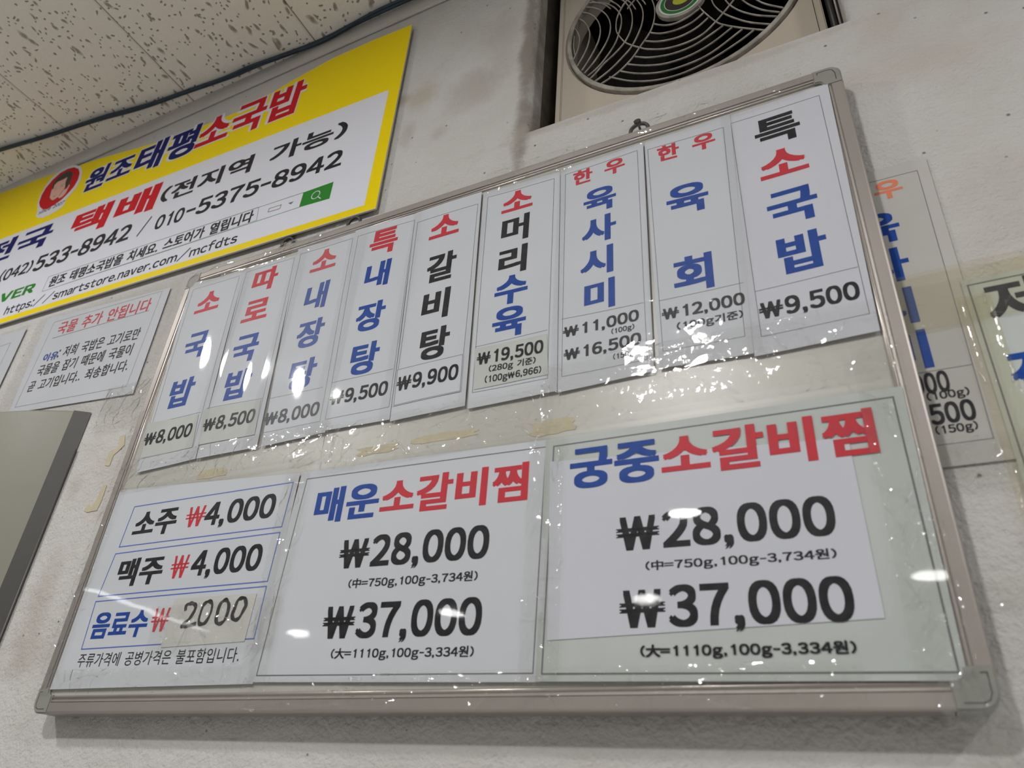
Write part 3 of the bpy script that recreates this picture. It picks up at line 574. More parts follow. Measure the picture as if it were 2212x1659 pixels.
# ceiling tiles, one object each, sharing a mesh
TW, TL_ = .3115, .60
tv, tf = box(0, TW - .0022, -TL_ + .0012, 0, 0, .012)
bmv = bpy.data.meshes.new('ceiling_tile'); bmv.from_pydata(tv, [], tf); bmv.materials.append(M['tile'])
bm = bmesh.new(); bm.from_mesh(bmv); bmesh.ops.bevel(bm, geom=[e for e in bm.edges if all(v.co.z < .001 for v in e.verts)], offset=.0022, segments=1, affect='EDGES'); bm.to_mesh(bmv); bm.free()
x = -1.070 - TW * 13
while x < RX1 - .02:
    y = -.001
    while y > RY + .02:
        if x > RX0 - .3 and x < RX1:
            t = bpy.data.objects.new('ceiling_tile', bmv); COL.objects.link(t); t.parent = ceil
            t.location = (x, y, CEIL)
            if x < RX0: t.location.x = RX0
        y -= TL_
    x += TW
tag(bevbox('trim_1', (-4.9, 1.5, -.005, -.0005, 2.421, CEIL - .0005), M['trimw'], None, .002), kind='structure')

# ------------------------------------------------------------------ text engine
GL = {}
def glyph(ch):
    if ch in GL: return GL[ch]
    src = ch
    if ch.isdigit() or ch in '()=' or ch.isascii() and ch.isalpha() or ch in '/:': src = chr(ord(ch) + 0xFEE0)
    if ch == '-':
        r = ([(0, .30), (.34, .30), (.34, .375), (0, .375)], [(0, 1, 2, 3)])
        GL[ch] = r; return r
    if ch == '1':
        r = ([(.13, 0), (.225, 0), (.225, .735), (.155, .735), (.13, .665), (.085, .63), (0, .605), (0, .545), (.13, .56)], [(0, 1, 2, 3, 4, 8), (4, 5, 6, 7, 8)])
        GL[ch] = r; return r
    if ch == '₩': src = 'Ｗ'
    c = bpy.data.curves.new('g', 'FONT'); c.body = src; c.size = 1; c.resolution_u = 5
    o = bpy.data.objects.new('g', c); COL.objects.link(o)
    dg = bpy.context.evaluated_depsgraph_get()
    me = bpy.data.meshes.new_from_object(o.evaluated_get(dg))
    V = [(v.co.x, v.co.y) for v in me.vertices]; F = [tuple(p.vertices) for p in me.polygons]
    bpy.data.objects.remove(o); bpy.data.curves.remove(c); bpy.data.meshes.remove(me)
    x0 = min(v[0] for v in V); x1 = max(v[0] for v in V)
    if ch in '()': V = [(a, .33 + (b - .33) * .86) for a, b in V]
    if ch == '=': V = [((a - (x0 + x1) / 2) * .8, b) for a, b in V]
    if ch == '₩':
        h = max(v[1] for v in V)
        V = [((a - x0) / (x1 - x0) * .76, b * .93) for a, b in V]
        for zc in (.415, .30):
            k = len(V); zc *= h / .73
            V += [(-.08, zc - .014), (.84, zc - .014), (.84, zc + .014), (-.08, zc + .014)]; F.append((k, k + 1, k + 2, k + 3))
    GL[ch] = (V, F); return GL[ch]

def layout(s, bx, by, gap=1.0):
    """string -> flat 2-D mesh in em units, emboldened by layered shifts"""
    pen = 0.; V = []; F = []; lay = []
    for ch in s:
        if ch == ' ': pen += .42; continue
        g, f = glyph(ch)
        x0 = min(v[0] for v in g); x1 = max(v[0] for v in g); w = x1 - x0
        if ord(ch) > 0x2E00: adv = .94; dx = pen - .0
        else:
            if ch.isdigit(): adv = .60 + bx * 1.6; cx = adv / 2
            elif ch in '()': adv = .36; cx = .18
            elif ch == '₩': adv = .92 + bx; cx = .42
            elif ch in ',.': adv = .30; cx = .13
            elif ch == '-': adv = .46; cx = .23
            elif ch in ':/': adv = w + .16; cx = adv / 2
            else: adv = w + .10 + bx; cx = adv / 2
            dx = pen + cx - (x0 + x1) / 2
        o = len(V)
        V += [(a + dx, b) for a, b in g]; F += [tuple(i + o for i in q) for q in f]
        pen += adv * gap
    lays = [(0, 0)] if bx == 0 else [(-bx, -by), (bx, -by), (bx, by), (-bx, by), (0, 0)]
    V2 = []; F2 = []
    for k, (a, b) in enumerate(lays):
        o = len(V2)
        V2 += [(p + a, q + b, k) for p, q in V]; F2 += [tuple(i + o for i in q) for q in F]
    return V2, F2

class Bend:
    """paper relief: piecewise linear in x plus piecewise linear in z, so print follows it exactly"""
    def __init__(s, x0, x1, z0, z1, ax=0., az=0., seed=0, nx=8, nz=10):
        rnd = random.Random(seed)
        s.xs = [x0 + (x1 - x0) * i / nx for i in range(nx + 1)]; s.zs = [z0 + (z1 - z0) * i / nz for i in range(nz + 1)]
        p, q = rnd.random() * 6, rnd.random() * 6
        s.fx = [ax * (.5 + .5 * math.sin(p + 5.5 * i / nx)) for i in range(nx + 1)]
        s.fz = [az * (.5 + .5 * math.sin(q + 7 * i / nz)) for i in range(nz + 1)]
        s.flat = (ax == 0 and az == 0)
    def ip(s, t, a, f):
        if t <= a[0]: return f[0]
        for i in range(len(a) - 1):
            if t <= a[i + 1]:
                k = (t - a[i]) / (a[i + 1] - a[i]); return f[i] * (1 - k) + f[i + 1] * k
        return f[-1]
    def __call__(s, x, z): return 0. if s.flat else s.ip(x, s.xs, s.fx) + s.ip(z, s.zs, s.fz)

def flat_obj(name, V, F, y, bend, m, parent, thick=0.):
    """V: (x, z, layer).  puts it on plane y (towards the room is negative) following bend"""
    bm = bmesh.new()
    vs = [bm.verts.new((a, -.000012 * c, b)) for a, b, c in V]
    for f in F:
        try: bm.faces.new([vs[i] for i in f])
        except ValueError: pass
    if bend and not bend.flat:
        xs = [v.co.x for v in bm.verts]; zs = [v.co.z for v in bm.verts]
        for X in bend.xs[1:-1]:
            if min(xs) < X < max(xs): bmesh.ops.bisect_plane(bm, geom=bm.verts[:] + bm.edges[:] + bm.faces[:], plane_co=(X, 0, 0), plane_no=(1, 0, 0), dist=1e-7)
        for Z in bend.zs[1:-1]:
            if min(zs) < Z < max(zs): bmesh.ops.bisect_plane(bm, geom=bm.verts[:] + bm.edges[:] + bm.faces[:], plane_co=(0, 0, Z), plane_no=(0, 0, 1), dist=1e-7)
    if thick:
        r = bmesh.ops.extrude_face_region(bm, geom=bm.faces[:])
        for v in [g for g in r['geom'] if isinstance(g, bmesh.types.BMVert)]: v.co.y -= thick
    org = ORG.get(parent.name, Vector((0, 0, 0))) if parent else Vector((0, 0, 0))
    for v in bm.verts:
        v.co.y += y - (bend(v.co.x, v.co.z) if bend else 0)
        v.co -= org
    bmesh.ops.recalc_face_normals(bm, faces=bm.faces[:]) if thick else None
    me = bpy.data.meshes.new(name); bm.to_mesh(me); bm.free(); me.materials.append(m)
    o = bpy.data.objects.new(name, me); COL.objects.link(o)
    if parent: o.parent = parent
    ORG[o.name] = org
    return o

def text(s, rect, y, bend, m, parent, bx=.028, by=.018, name='lettering', gap=1.0, rise=None, label=None, slope=None):
    V, F = layout(s, bx, by, gap)
    a0 = min(v[0] for v in V); a1 = max(v[0] for v in V); b0 = min(v[1] for v in V); b1 = max(v[1] for v in V)
    x0, x1, z0, z1 = rect
    out = []
    for a, b, c in V:
        u = (a - a0) / (a1 - a0); w = (b - b0) / (b1 - b0)
        X = x0 + (x1 - x0) * u; Z = z0 + (z1 - z0) * w
        if rise: Z += rise[0] * u; X += rise[1] * w
        if slope: Z += slope[0] * (X - slope[1])
        out.append((X, Z, c))
    o = flat_obj(name, out, F, y, bend, m, parent)
    if label: o['label'] = label
    return o

def poly(name, pts, y, bend, m, parent, thick=0.):
    return flat_obj(name, [(p[0], p[1], 0) for p in pts], [tuple(range(len(pts)))], y, bend, m, parent, thick)

def outline(name, q, w, y, bend, m, parent, close=True):
    """thin printed line along the polygon q"""
    V = []; F = []; n = len(q)
    for i in range(n if close else n - 1):
        a = Vector(q[i]); b = Vector(q[(i + 1) % n]); d = (b - a).normalized(); nrm = Vector((-d.y, d.x)) * w / 2
        a2 = a - d * w / 2; b2 = b + d * w / 2; k = len(V)
        for p in (a2 - nrm, b2 - nrm, b2 + nrm, a2 + nrm): V.append((p.x, p.y, i * .5))
        F.append((k, k + 1, k + 2, k + 3))
    return flat_obj(name, V, F, y, bend, m, parent)

def film_grid(name, x0, x1, z0, z1, y, m, parent, fn, nx=30, nz=60, slant=0.):
    V = []; F = []
    for j in range(nz + 1):
        for i in range(nx + 1):
            u = i / nx; v = j / nz
            x = x0 + (x1 - x0) * u; z = z0 + (z1 - z0) * v + slant * u
            V.append((x, y - fn(u, v, x, z), z))
    for j in range(nz):
        for i in range(nx):
            a = j * (nx + 1) + i; F.append((a, a + 1, a + nx + 2, a + nx + 1))
    return new_mesh(name, V, F, m, parent, smooth=True)

# ------------------------------------------------------------------ the framed board
BX0, BX1, BZ0, BZ1 = -.8519, .0481, 1.3314, 1.9326
YF = -.025
board = thing('framed_board', ((BX0 + BX1) / 2, -.012, BZ0), 'whiteboard with pinkish grey metal frame and plastic corners, covered with price sheets', 'board')
v, f = box(BX0 + .012, BX1 - .012, -.0222, -.006, BZ0 + .012, BZ1 - .012)
new_mesh('panel', v, f, M['board'], board)
# frame rail profile: distance from the outer edge -> y
PROF = [(0, -.0035), (0, -.0228), (.0008, -.0244), (.0022, YF), (.0105, YF), (.0108, -.0236), (.0113, -.0236), (.0116, -.0242), (.0134, -.0240),
        (.0136, -.0230), (.0142, -.0230), (.0146, -.0234), (.0156, -.0238), (.0168, -.0236), (.0178, -.0228), (.0182, -.0218), (.0182, -.0035)]
CAP = .026
def rail(side):
    n = len(PROF); V = []; F = []
    for e in (0, 1):
        for d, y in PROF:
            if side in 'TB':
                X = BX0 + CAP - .001 if e == 0 else BX1 - CAP + .001; Z = BZ1 - d if side == 'T' else BZ0 + d
            else:
                Z = BZ0 + CAP - .001 if e == 0 else BZ1 - CAP + .001; X = BX0 + d if side == 'L' else BX1 - d
            V.append((X, y, Z))
    for k in range(n):
        F.append((k, (k + 1) % n, n + (k + 1) % n, n + k))
    o = new_mesh('frame_rail', V, F, M['frame'], board)
    bm = bmesh.new(); bm.from_mesh(o.data); bmesh.ops.recalc_face_normals(bm, faces=bm.faces[:]); bm.to_mesh(o.data); bm.free()
    return o
for s in 'TBLR':
    r = rail(s)
    # rounded bead strip inside the rail
    if s in 'TB':
        z = BZ1 - .0162 if s == 'T' else BZ0 + .0162; pts = [(BX0 + CAP, -.0231, z), (BX1 - CAP, -.0231, z)]
    else:
        x = BX0 + .0162 if s == 'L' else BX1 - .0162; pts = [(x, -.0231, BZ0 + CAP), (x, -.0231, BZ1 - CAP)]
    V, F = tube_geo(pts, .0012, 10); new_mesh('bead', V, F, M['bead'], r, smooth=True)
def corner(sx, sz):
    cx = BX0 if sx < 0 else BX1; cz = BZ0 if sz < 0 else BZ1
    def P(a, b): return (cx - sx * a, cz - sz * b)       # a, b measured inwards
    R = .0115; pts = []
    for k in range(9):
        t = math.pi / 2 * k / 8
        pts.append(P(R - R * math.cos(t) if True else 0, R - R * math.sin(t)))
    pts += [P(CAP, 0), P(CAP, .0182)]
    r2 = .005
    for k in range(5):
        t = math.pi / 2 * k / 4
        pts.append(P(.0182 + r2 - r2 * math.sin(t), .0182 + r2 - r2 * math.cos(t)))
    pts += [P(0.0182, CAP), P(0, CAP)]
    o = flat_obj('corner_cap', [(p[0], p[1], 0) for p in pts], [tuple(range(len(pts)))], -.0035, None, M['cap'], board, .0221)
    bm = bmesh.new(); bm.from_mesh(o.data)
    ymin = min(v.co.y for v in bm.verts)
    bmesh.ops.bevel(bm, geom=[e for e in bm.edges if all(abs(v.co.y - ymin) < 1e-6 for v in e.verts)], offset=.0012, segments=3, affect='EDGES')
    bm.to_mesh(o.data); bm.free()
    sl = [P(.020, .0042), P(.010, .0042), P(.0062, .0058), P(.0045, .010), P(.0045, .0215), P(.008, .0215)]
    if sx > 0 and sz > 0: sl = [P(.0215, .0075), P(.0215, .0045), P(.0115, .0045), P(.0075, .006), P(.0055, .0115), P(.0055, .021)]
    outline('slit', sl, .0007, -.02568, None, M['slit'], o, close=False)
for sx in (-1, 1):
    for sz in (-1, 1): corner(sx, sz)

# hangers and nails
def hanger(x, z, nail=True, label='', ry=-.010):
    t = thing('hanging_ring', (x, -.008, z), label, 'hanger')
    pts = [(x + .0105 * math.cos(a), ry, z + .0105 * math.sin(a)) for a in [2 * math.pi * k / 28 for k in range(28)]]
    V, F = tube_geo(pts, .0023, 8, closed=True); new_mesh('ring', V, F, M['dark_metal'], t, smooth=True)
    v, f = box(x - .006, x + .006, -.0065, -.0035, z - .022, z - .006); new_mesh('bracket', v, f, M['dark_metal'], t)
    if nail:
        n = thing('nail', (x, -.01, z), 'black nail with round head holding the ring above the right half of the board', 'nail')
        V, F = tube_geo([(x, .01, z + .004), (x, -.016, z + .0075)], .0014, 8); new_mesh('shank', V, F, M['dark_metal'], n, smooth=True)
        V, F = tube_geo([(x, -.0155, z + .0074), (x, -.0175, z + .0077)], .0042, 14); new_mesh('nail_head', V, F, M['dark_metal'], n)
hanger(-.1635, 1.9490, True, 'dark metal ring hanger behind the top frame rail, under the black nail')
hanger(-.5650, 1.9490, False, 'dark metal ring hanger half hidden under the lower corner of the yellow banner')

hanger(-.690, 1.9600, False, 'dark metal hook tucked under the lower edge of the yellow banner, left of the ring', ry=-.0036)

# ------------------------------------------------------------------ papers
def quad_bounds(q): return min(p[0] for p in q), max(p[0] for p in q), min(p[1] for p in q), max(p[1] for p in q)
YP = -.0247
FILM = {  # bulge of the clear film in front of each strip: amplitude x, amplitude z, phase
}
def film_strip(parent, q, y, m, seed, ax=.0016, az=.0006, kz=0., zc=0., kx=1.0, nx=26, nz=60, pad=.002, extra=None):
    x0, x1, z0, z1 = quad_bounds(q); rnd = random.Random(seed); ph = rnd.random() * 6; ph2 = rnd.random() * 6
    def fn(u, v, x, z):
        h = ax * (math.sin(math.pi * u ** kx) ** 1.3)
        h += az * (.5 + .5 * math.sin(5.1 * v + ph2 + 1.5 * u)) if not kz else .5 * kz * (z - zc) ** 2
        if extra: h += extra(u, v, x, z)
        return h
    return film_grid('clear_film', x0 - pad, x1 + pad, z0 - pad, z1 + pad, y, m, parent, fn, nx, nz)

BOLD = {1: (.030, .019), 0: (.0, .0)}
def build_sheet(d, i, name, cat, group, mpaper='paper', bw=.0005, lw=.0005, yp=YP, ax=.0007, az=.0005, filmkw=None, bline='line', digits=(.036, .028)):
    q = d['paper']; x0, x1, z0, z1 = quad_bounds(q)
    t = thing(name, ((x0 + x1) / 2, yp, z0), d['label'], cat, group)
    bend = Bend(x0, x1, z0, z1, ax, az, seed=i * 13 + 5)
    poly('sheet', q, yp, bend, M[mpaper], t, .00018)
    y1 = yp - .00018 - .00012
    outline('border_line', d['border'], bw, y1, bend, M[bline], t)
    if d['cell']: outline('divider_line', d['cell'], lw, y1 - .00001, bend, M['line'], t, close=False)
    for b in d.get('boxes', []): outline('border_line', b, bw, y1, bend, M[bline], t)
    for it in d['text']:
        s, c, r = it[0], it[1], it[2:]
        if len(s) > 12 and '주류' in s: bx, by = .004, .004
        elif any(ch.isdigit() for ch in s): bx, by = (.028, .024) if '(' in s else digits
        elif len(s) <= 4 : bx, by = .040, .025
        else: bx, by = .02, .014
        if s == '₩' : bx, by = .022, .010
        text(s, r, y1 - (.0007 if d['stickers'] and d['name'] == 'right' else 0), bend, M[c], t, bx, by, slope=(d.get('slope', 0), d.get('x0', 0)))
    ys = y1
    for s in d['stickers']:
        mm = 'sticker'
        if d['name'] == 's5': mm = 'paper'
        if d['name'] == 'drinks': mm = 'sticker_hand'
        if d['name'] == 'right': mm = 'paper_white'
        ys = y1 - .0003
        st = poly('price_label' if d['name'] != 'right' else 'patch', s, ys, bend, M[mm], t, .00015)
        if d['name'] == 's5':
            cx = sum(p[0] for p in s) / 4; cz = sum(p[1] for p in s) / 4
            outline('border_line', [(cx + (p[0] - cx) * .975, cz + (p[1] - cz) * .96) for p in s], .0006, ys - .0002, bend, M['line'], st)
        ys -= .0002
    for it in d['price']:
        s, c, r = it[0], it[1], it[2:]
        big = not s.startswith('(')
        if s in ('(100g)', '(150g)') and d['name'] == 's7': r = (r[0], r[1], r[2] - .0008, r[3] + .0008)
        text(s, r, ys - .00003, bend, M[c], t, (.036 if big else .032), (.028 if big else .026), slope=(d.get('slope', 0), d.get('x0', 0)))
    return t, bend, ys

G1 = 'menu strips in the top row of the board'
SD = {s['name']: s for s in STRIPS}
fk = {  # film bulges, shaped by hand to place and stretch the lamp highlights
 's1': dict(ax=.0050, kz=.30, zc=1.745, kx=1.1), 's2': dict(ax=.0046, kz=.24, zc=1.765, kx=1.3), 's3': dict(ax=.0024, kz=.20, zc=1.70, kx=1.5), 's4': dict(ax=.0020, kz=.20, zc=1.69, kx=1.5),
 's5': dict(ax=.0010, az=.0004), 's6': dict(ax=.0010, az=.0004), 's7': dict(ax=.0010, az=.0005), 's8': dict(ax=.0012, az=.0010), 's9': dict(ax=.0022, az=.0010)}
for i in range(1, 10):
    d = SD['s%d' % i]
    t, bend, ys = build_sheet(d, i, 'menu_strip', 'menu strip', G1, 'paper_white' if i == 9 else 'paper')
    film_strip(t, d['paper'], -.0268, M['film_haze' if i == 3 else 'film_ripple' if i in (7, 8) else 'film_smooth'], i, **fk['s%d' % i])
t, bend, ys = build_sheet(SD['drinks'], 21, 'price_sheet', 'price sheet', 'price sheets in the bottom row of the board', bw=.0012, bline='bline', ax=.0004, az=.0004)
V, F = [], []
for l in HAND:
    pts = catmull([(p[0], 0, p[1]) for p in l], 5)
    for a, b in zip(pts, pts[1:]):
        d_ = (b - a); d_ = d_.normalized() if d_.length > 0 else Vector((1, 0, 0)); n_ = Vector((-d_.z, 0, d_.x)) * (.0019 + .0004 * math.sin(a.x * 900)); k = len(V)
        e_ = d_ * .0006
        for p in (a - n_ - e_, b - n_ + e_, b + n_ + e_, a + n_ - e_): V.append((p.x, p.z, (k // 4) % 7))
        F.append((k, k + 1, k + 2, k + 3))
tag(flat_obj('handwriting', V, F, ys - .00005, bend, M['marker'], t), 'handwritten black marker price 2.000')
film_strip(t, SD['drinks']['paper'], -.0266, M['film_smooth'], 31, ax=.0004, az=.0008, nx=40, nz=40, pad=0)
for k, (nm, mp) in enumerate((('mid', 'paper'), ('right', 'paper_grey'))):
    d = SD[nm]
    t, bend, ys = build_sheet(dict(d, price=[]) if nm == 'mid' else dict(d, text=[d['text'][0], d['text'][1]], price=d['text'][2:]), 22 + k, 'price_sheet', 'price sheet', 'price sheets in the bottom row of the board', mp, bw=.0013 if k else .0010, ax=.0003, az=.0003)
    film_strip(t, d['paper'], -.0266, M['film_smooth'], 33 + k, ax=.0003, az=.0009 if k else .0004, nx=60, nz=50, pad=0)

# laminated notices on the wall
t, bend, ys = build_sheet(SD['soup'], 40, 'wall_notice', 'notice', None, yp=-.0022, ax=0, az=0, bw=.0006)
outline('underline', SD['soup']['under'], .0011, -.00252, bend, M['line'], t, close=False)
x0, x1, z0, z1 = quad_bounds(SD['soup']['paper'])
film_grid('laminate_film', x0 - .022, x1 + .022, z0 - .02, z1 + .004, -.0036, M['film'], t, lambda u, v, x, z: .0012 * noise.noise(Vector((x * 22, z * 12, 3))) + .0006 * math.sin(u * 40) * 0, 60, 40, slant=-.010)
t, bend, ys = build_sheet(SD['leftn'], 41, 'wall_notice', 'notice', None, yp=-.0022, ax=.0002, az=.0002, bw=.0006)
film_grid('laminate_film', -1.60, -1.277, 1.80, 1.970, -.0034, M['film'], t, lambda u, v, x, z: .0008 * noise.noise(Vector((x * 20, z * 20, 9))), 30, 30)
# faded duplicate strip on the wall behind the board edge
s7 = SD['s7']; old = dict(SD['old'])
ox = .0896 - s7['border'][1][0]; oz = 1.7875 - s7['border'][1][1]
sh = lambda q: [(p[0] + ox, p[1] + oz) for p in q]
old['paper'] = [(-.003, 1.8005), (.0990, 1.8000), (.0965, 1.4985), (-.003, 1.4985)]
old['border'] = [(.0060, 1.7878), (.0896, 1.7871), (.0862, 1.5163), (.0060, 1.5163)]
old['cell'] = [(.0060, 1.5793), (.0870, 1.5793)]
old['text'] = [(a[0], 'orange' if (k == 1) else a[1], a[2] + ox, a[3] + ox, a[4] + oz, a[5] + oz) for k, a in enumerate(s7['text'])]
O = SD['old']['old']
for k_ in ('p2', 'p4'): O[k_][3] = O[k_][2] + .0092
O['p1'][3] = O['p1'][2] + .0185; O['p3'][3] = O['p3'][2] + .0175
old['price'] = [('₩11,000', 'black', .0085, O['p1'][1], O['p1'][2] - .003, O['p1'][3]), ('(100g)', 'black', *O['p2']),
                ('₩16,500', 'black', .0085, O['p3'][1], O['p3'][2] - .003, O['p3'][3]), ('(150g)', 'black', *O['p4'])]
t, bend, ys = build_sheet(old, 42, 'menu_strip', 'menu strip', None, 'paper_old', yp=-.0016, ax=0, az=0)
film_grid('clear_film', .0, .103, 1.487, 1.66, -.0034, M['film'], t, lambda u, v, x, z: .0010 * noise.noise(Vector((x * 30, z * 30, 2))), 24, 40)
# large notice at the right
sg = dict(SD['sign']); sg['paper'] = [(.0955, 1.6570), (.32, 1.6570), (.32, 1.36), (.0955, 1.36)]
sg['border'] = [(.0995, 1.6512), (.316, 1.6512), (.316, 1.366), (.0995, 1.366)]
sg['text'] = [('저', 'black', .1077, .1430, 1.6080, 1.6500), ('희', 'black', .150, .188, 1.6080, 1.6500), ('집', 'blue', .1085, .1440, 1.5400, 1.5850)]
t, bend, ys = build_sheet(sg, 43, 'wall_notice', 'notice', None, 'paper_grey', yp=-.0022, ax=.0003, az=.0003, bw=.0012)

# ------------------------------------------------------------------ clear tape and wrap
def tape(x0, x1, z0, z1, y, label, m='tape', amp=.0012, fx=40, fz=60, slant=0., seed=0, nx=None, nz=None, name='clear_tape', curl=.0, folds=None):
    nx = nx or max(10, int((x1 - x0) / .004)); nz = nz or max(8, int((z1 - z0) / .004))
    def fn(u, v, x, z):
        e = min(u, 1 - u) * (x1 - x0); e2 = min(v, 1 - v) * (z1 - z0)
        k = min(1, e2 / .003) * min(1, e / .003)
        w = noise.noise(Vector((x * fx, z * fz, seed))) + .5 * noise.noise(Vector((x * fx * 2.3, z * fz * 2.1, seed + 5)))
        w2 = 1 - abs(noise.noise(Vector((x * fx * .8 + z * 40, z * fz * .6 - x * 20, seed + 9)))) * 2
        return amp * k * (.5 + .4 * w + .35 * max(w2, 0) ** 4) + curl * (1 - v)
    o = film_grid(name, x0, x1, z0, z1, y, M[m], None, fn, nx, nz, slant)
    # sharp folds in the film
    rnd = random.Random(seed * 7 + 1); parts = []
    n = int(min(90, max(6, (x1 - x0) * (z1 - z0) / .00030))) if folds is None else folds
    for k in range(n):
        w, hgt = x1 - x0, z1 - z0
        cx, cz = x0 + w * rnd.random(), z0 + hgt * rnd.random()
        long_ = rnd.random() ** 2.2 * .035 + .003
        a = rnd.gauss(0 if w > hgt else math.pi / 2, .5 if long_ > .012 else 1.3); bend_ = rnd.uniform(-1, 1) * 28
        pts = []
        for s_ in range(8):
            pts.append((cx, cz)); cx += math.cos(a) * long_ / 8; cz += math.sin(a) * long_ / 8; a += bend_ * long_ / 8 + rnd.gauss(0, .22)
        pts = [(min(max(p[0], x0), x1), min(max(p[1], z0), z1)) for p in pts]
        P_ = [(p[0], y - fn((p[0] - x0) / w, (p[1] - z0) / hgt, p[0], p[1]) - .00015 - .0003 * math.sin(math.pi * i / 7), p[1] + slant * (p[0] - x0) / w) for i, p in enumerate(pts)]
        P_ = [Vector(p) for i, p in enumerate(P_) if i == 0 or (Vector(p) - Vector(P_[i - 1])).length > 1e-5]
        if len(P_) < 3: continue
        parts.append(tube_geo(P_, rnd.uniform(.0002, .0005) if rnd.random() < .75 else rnd.uniform(.0006, .0011), 6, flat=.6))
    if parts:
        V, F = join_geo(parts); tag(new_mesh('fold', V, F, M['fold'], o, smooth=True), kind='stuff')
    return tag(o, label, 'tape')
def T(*a, **k): return tape(*a, **k)
T(-.846, -.515, 1.583, 1.628, -.0278, 'wrinkled clear tape across the gap under the first three menu strips', seed=1, amp=.0030, fz=110, folds=150)
T(-.520, -.255, 1.565, 1.620, -.0280, 'wrinkled clear tape across the gap under the fourth to sixth menu strips', seed=2, amp=.0024, fz=100, folds=110)
T(-.262, .036, 1.572, 1.640, -.0278, 'shiny crumpled clear tape over the feet of the three rightmost menu strips', seed=3, amp=.0030, fx=26, fz=60, folds=110)
T(-.848, -.560, 1.9045, 1.9345, -.0278, 'crinkled clear tape on the top frame rail at the left corner', seed=4, amp=.0014)
T(-.35, -.235, 1.902, 1.9385, -.0278, 'crumpled clear tape lump on the top rail over the sixth menu strip', seed=5, amp=.0026)
T(-.238, .012, 1.905, 1.9400, -.0276, 'clear tape along the top rail under the black nail', seed=6, amp=.0010)
T(-.855, -.826, 1.370, 1.700, -.0278, 'clear tape running down the left frame rail', seed=7, amp=.0014, fx=60, fz=25)
T(-.846, -.560, 1.350, 1.3745, -.0278, 'flat clear tape along the foot of the drinks price sheet', seed=8, amp=.0006)
T(-.562, -.528, 1.352, 1.592, -.0280, 'clear tape down the seam between the drinks sheet and the middle notice', seed=9, amp=.0012, fx=60, fz=25)
T(-.272, -.238, 1.345, 1.565, -.0278, 'clear tape down the seam between the two large bottom notices', seed=10, amp=.0008, fx=50, fz=20)
T(-.555, -.025, 1.333, 1.362, -.0279, 'clear tape with small blisters along the bottom frame rail', seed=11, amp=.0014, fx=50, fz=70)
T(.005, .040, 1.345, 1.60, -.0278, 'greenish clear tape down the right edge of the lower right notice', seed=12, amp=.0008, fx=60, fz=18)
T(.030, .118, 1.480, 1.520, -.0042, 'clear tape over the foot of the faded menu strip on the wall', seed=13, amp=.0018)
T(.048, .225, 1.615, 1.672, -.0044, 'yellowed tape along the top of the notice at the right edge', m='tape_old', seed=14, amp=.0012, slant=.004)
T(.088, .112, 1.38, 1.64, -.0046, 'yellowed tape down the left edge of the notice at the right', m='tape_old', seed=15, amp=.0025, fx=40, fz=18)
T(-.975, -.865, 1.70, 1.775, -.0042, 'clear tape peeling from the wall left of the board', seed=16, amp=.003, fx=20, fz=18)
T(.045, .11, 1.397, 1.418, -.0035, 'short clear tape on the wall right of the board', seed=17, amp=.001)
T(-.700, -.530, 1.386, 1.436, -.0278, 'clear tape holding the handwritten price label', seed=18, amp=.0004)
# crumpled wrap at the lower right corner
def blob():
    V = []; F = []; n = 26
    cx, cz = .036, 1.3375
    for j in range(n + 1):
        for i in range(n + 1):
            u = i / n * 2 - 1; v = j / n * 2 - 1
            x = cx + .020 * u + .004 * noise.noise(Vector((u * 2, v * 2, 1))); z = cz + .018 * v + .004 * noise.noise(Vector((u * 2, v * 2, 4)))
            r = max(abs(u), abs(v)) ** 3
            y = -.0285 - .006 * (1 - r) * (.6 + 1.3 * noise.noise(Vector((x * 110, z * 70 + x * 60, 2)))) + .014 * r * (u > 0) 
            V.append((x, y, z))
    for j in range(n):
        for i in range(n):
            a = j * (n + 1) + i; F.append((a, a + 1, a + n + 2, a + n + 1))
    return tag(new_mesh('plastic_wrap', V, F, M['wrap']), 'crumpled clear plastic wrap bunched on the lower right corner of the board', 'wrap')
blob()
# yellow adhesive residue
def residue(cx, cz, w, h, y, label, seed):
    rnd = random.Random(seed); pts = []
    for k in range(18):
        a = 2 * math.pi * k / 18
        c, s = math.cos(a), math.sin(a)
        r = 1 / max(abs(c), abs(s)) * (1 + rnd.uniform(-.22, .12))
        pts.append((cx + w / 2 * c * r, cz + h / 2 * s * r))
    return tag(poly('adhesive_residue', pts, y, None, M['resid'], None, .0002), label, 'residue', 'old tape adhesive marks')
for k, (a, b, w, h, lb) in enumerate([(-.685, 1.590, .045, .012, 'yellow adhesive mark above the drinks sheet'), (-.45, 1.583, .05, .010, 'dull yellow adhesive mark above the middle notice, left one'),
                          (-.372, 1.585, .075, .009, 'long dull yellow adhesive mark above the middle notice'), (-.252, 1.575, .045, .016, 'pale yellow adhesive mark above the seam of the two large notices')]):
    residue(a, b, w, h, -.0223, lb, k)
def residue_wall(pts, label):
    return tag(poly('adhesive_residue', pts, -.0002, None, M['resid'], None, .0006), label, 'residue', 'old tape adhesive marks')

residue_wall(RES[0], 'ragged yellow adhesive mark on the wall, upper one left of the board')
residue_wall(RES[1], 'hook-shaped yellow adhesive mark on the wall, lower one left of the board')

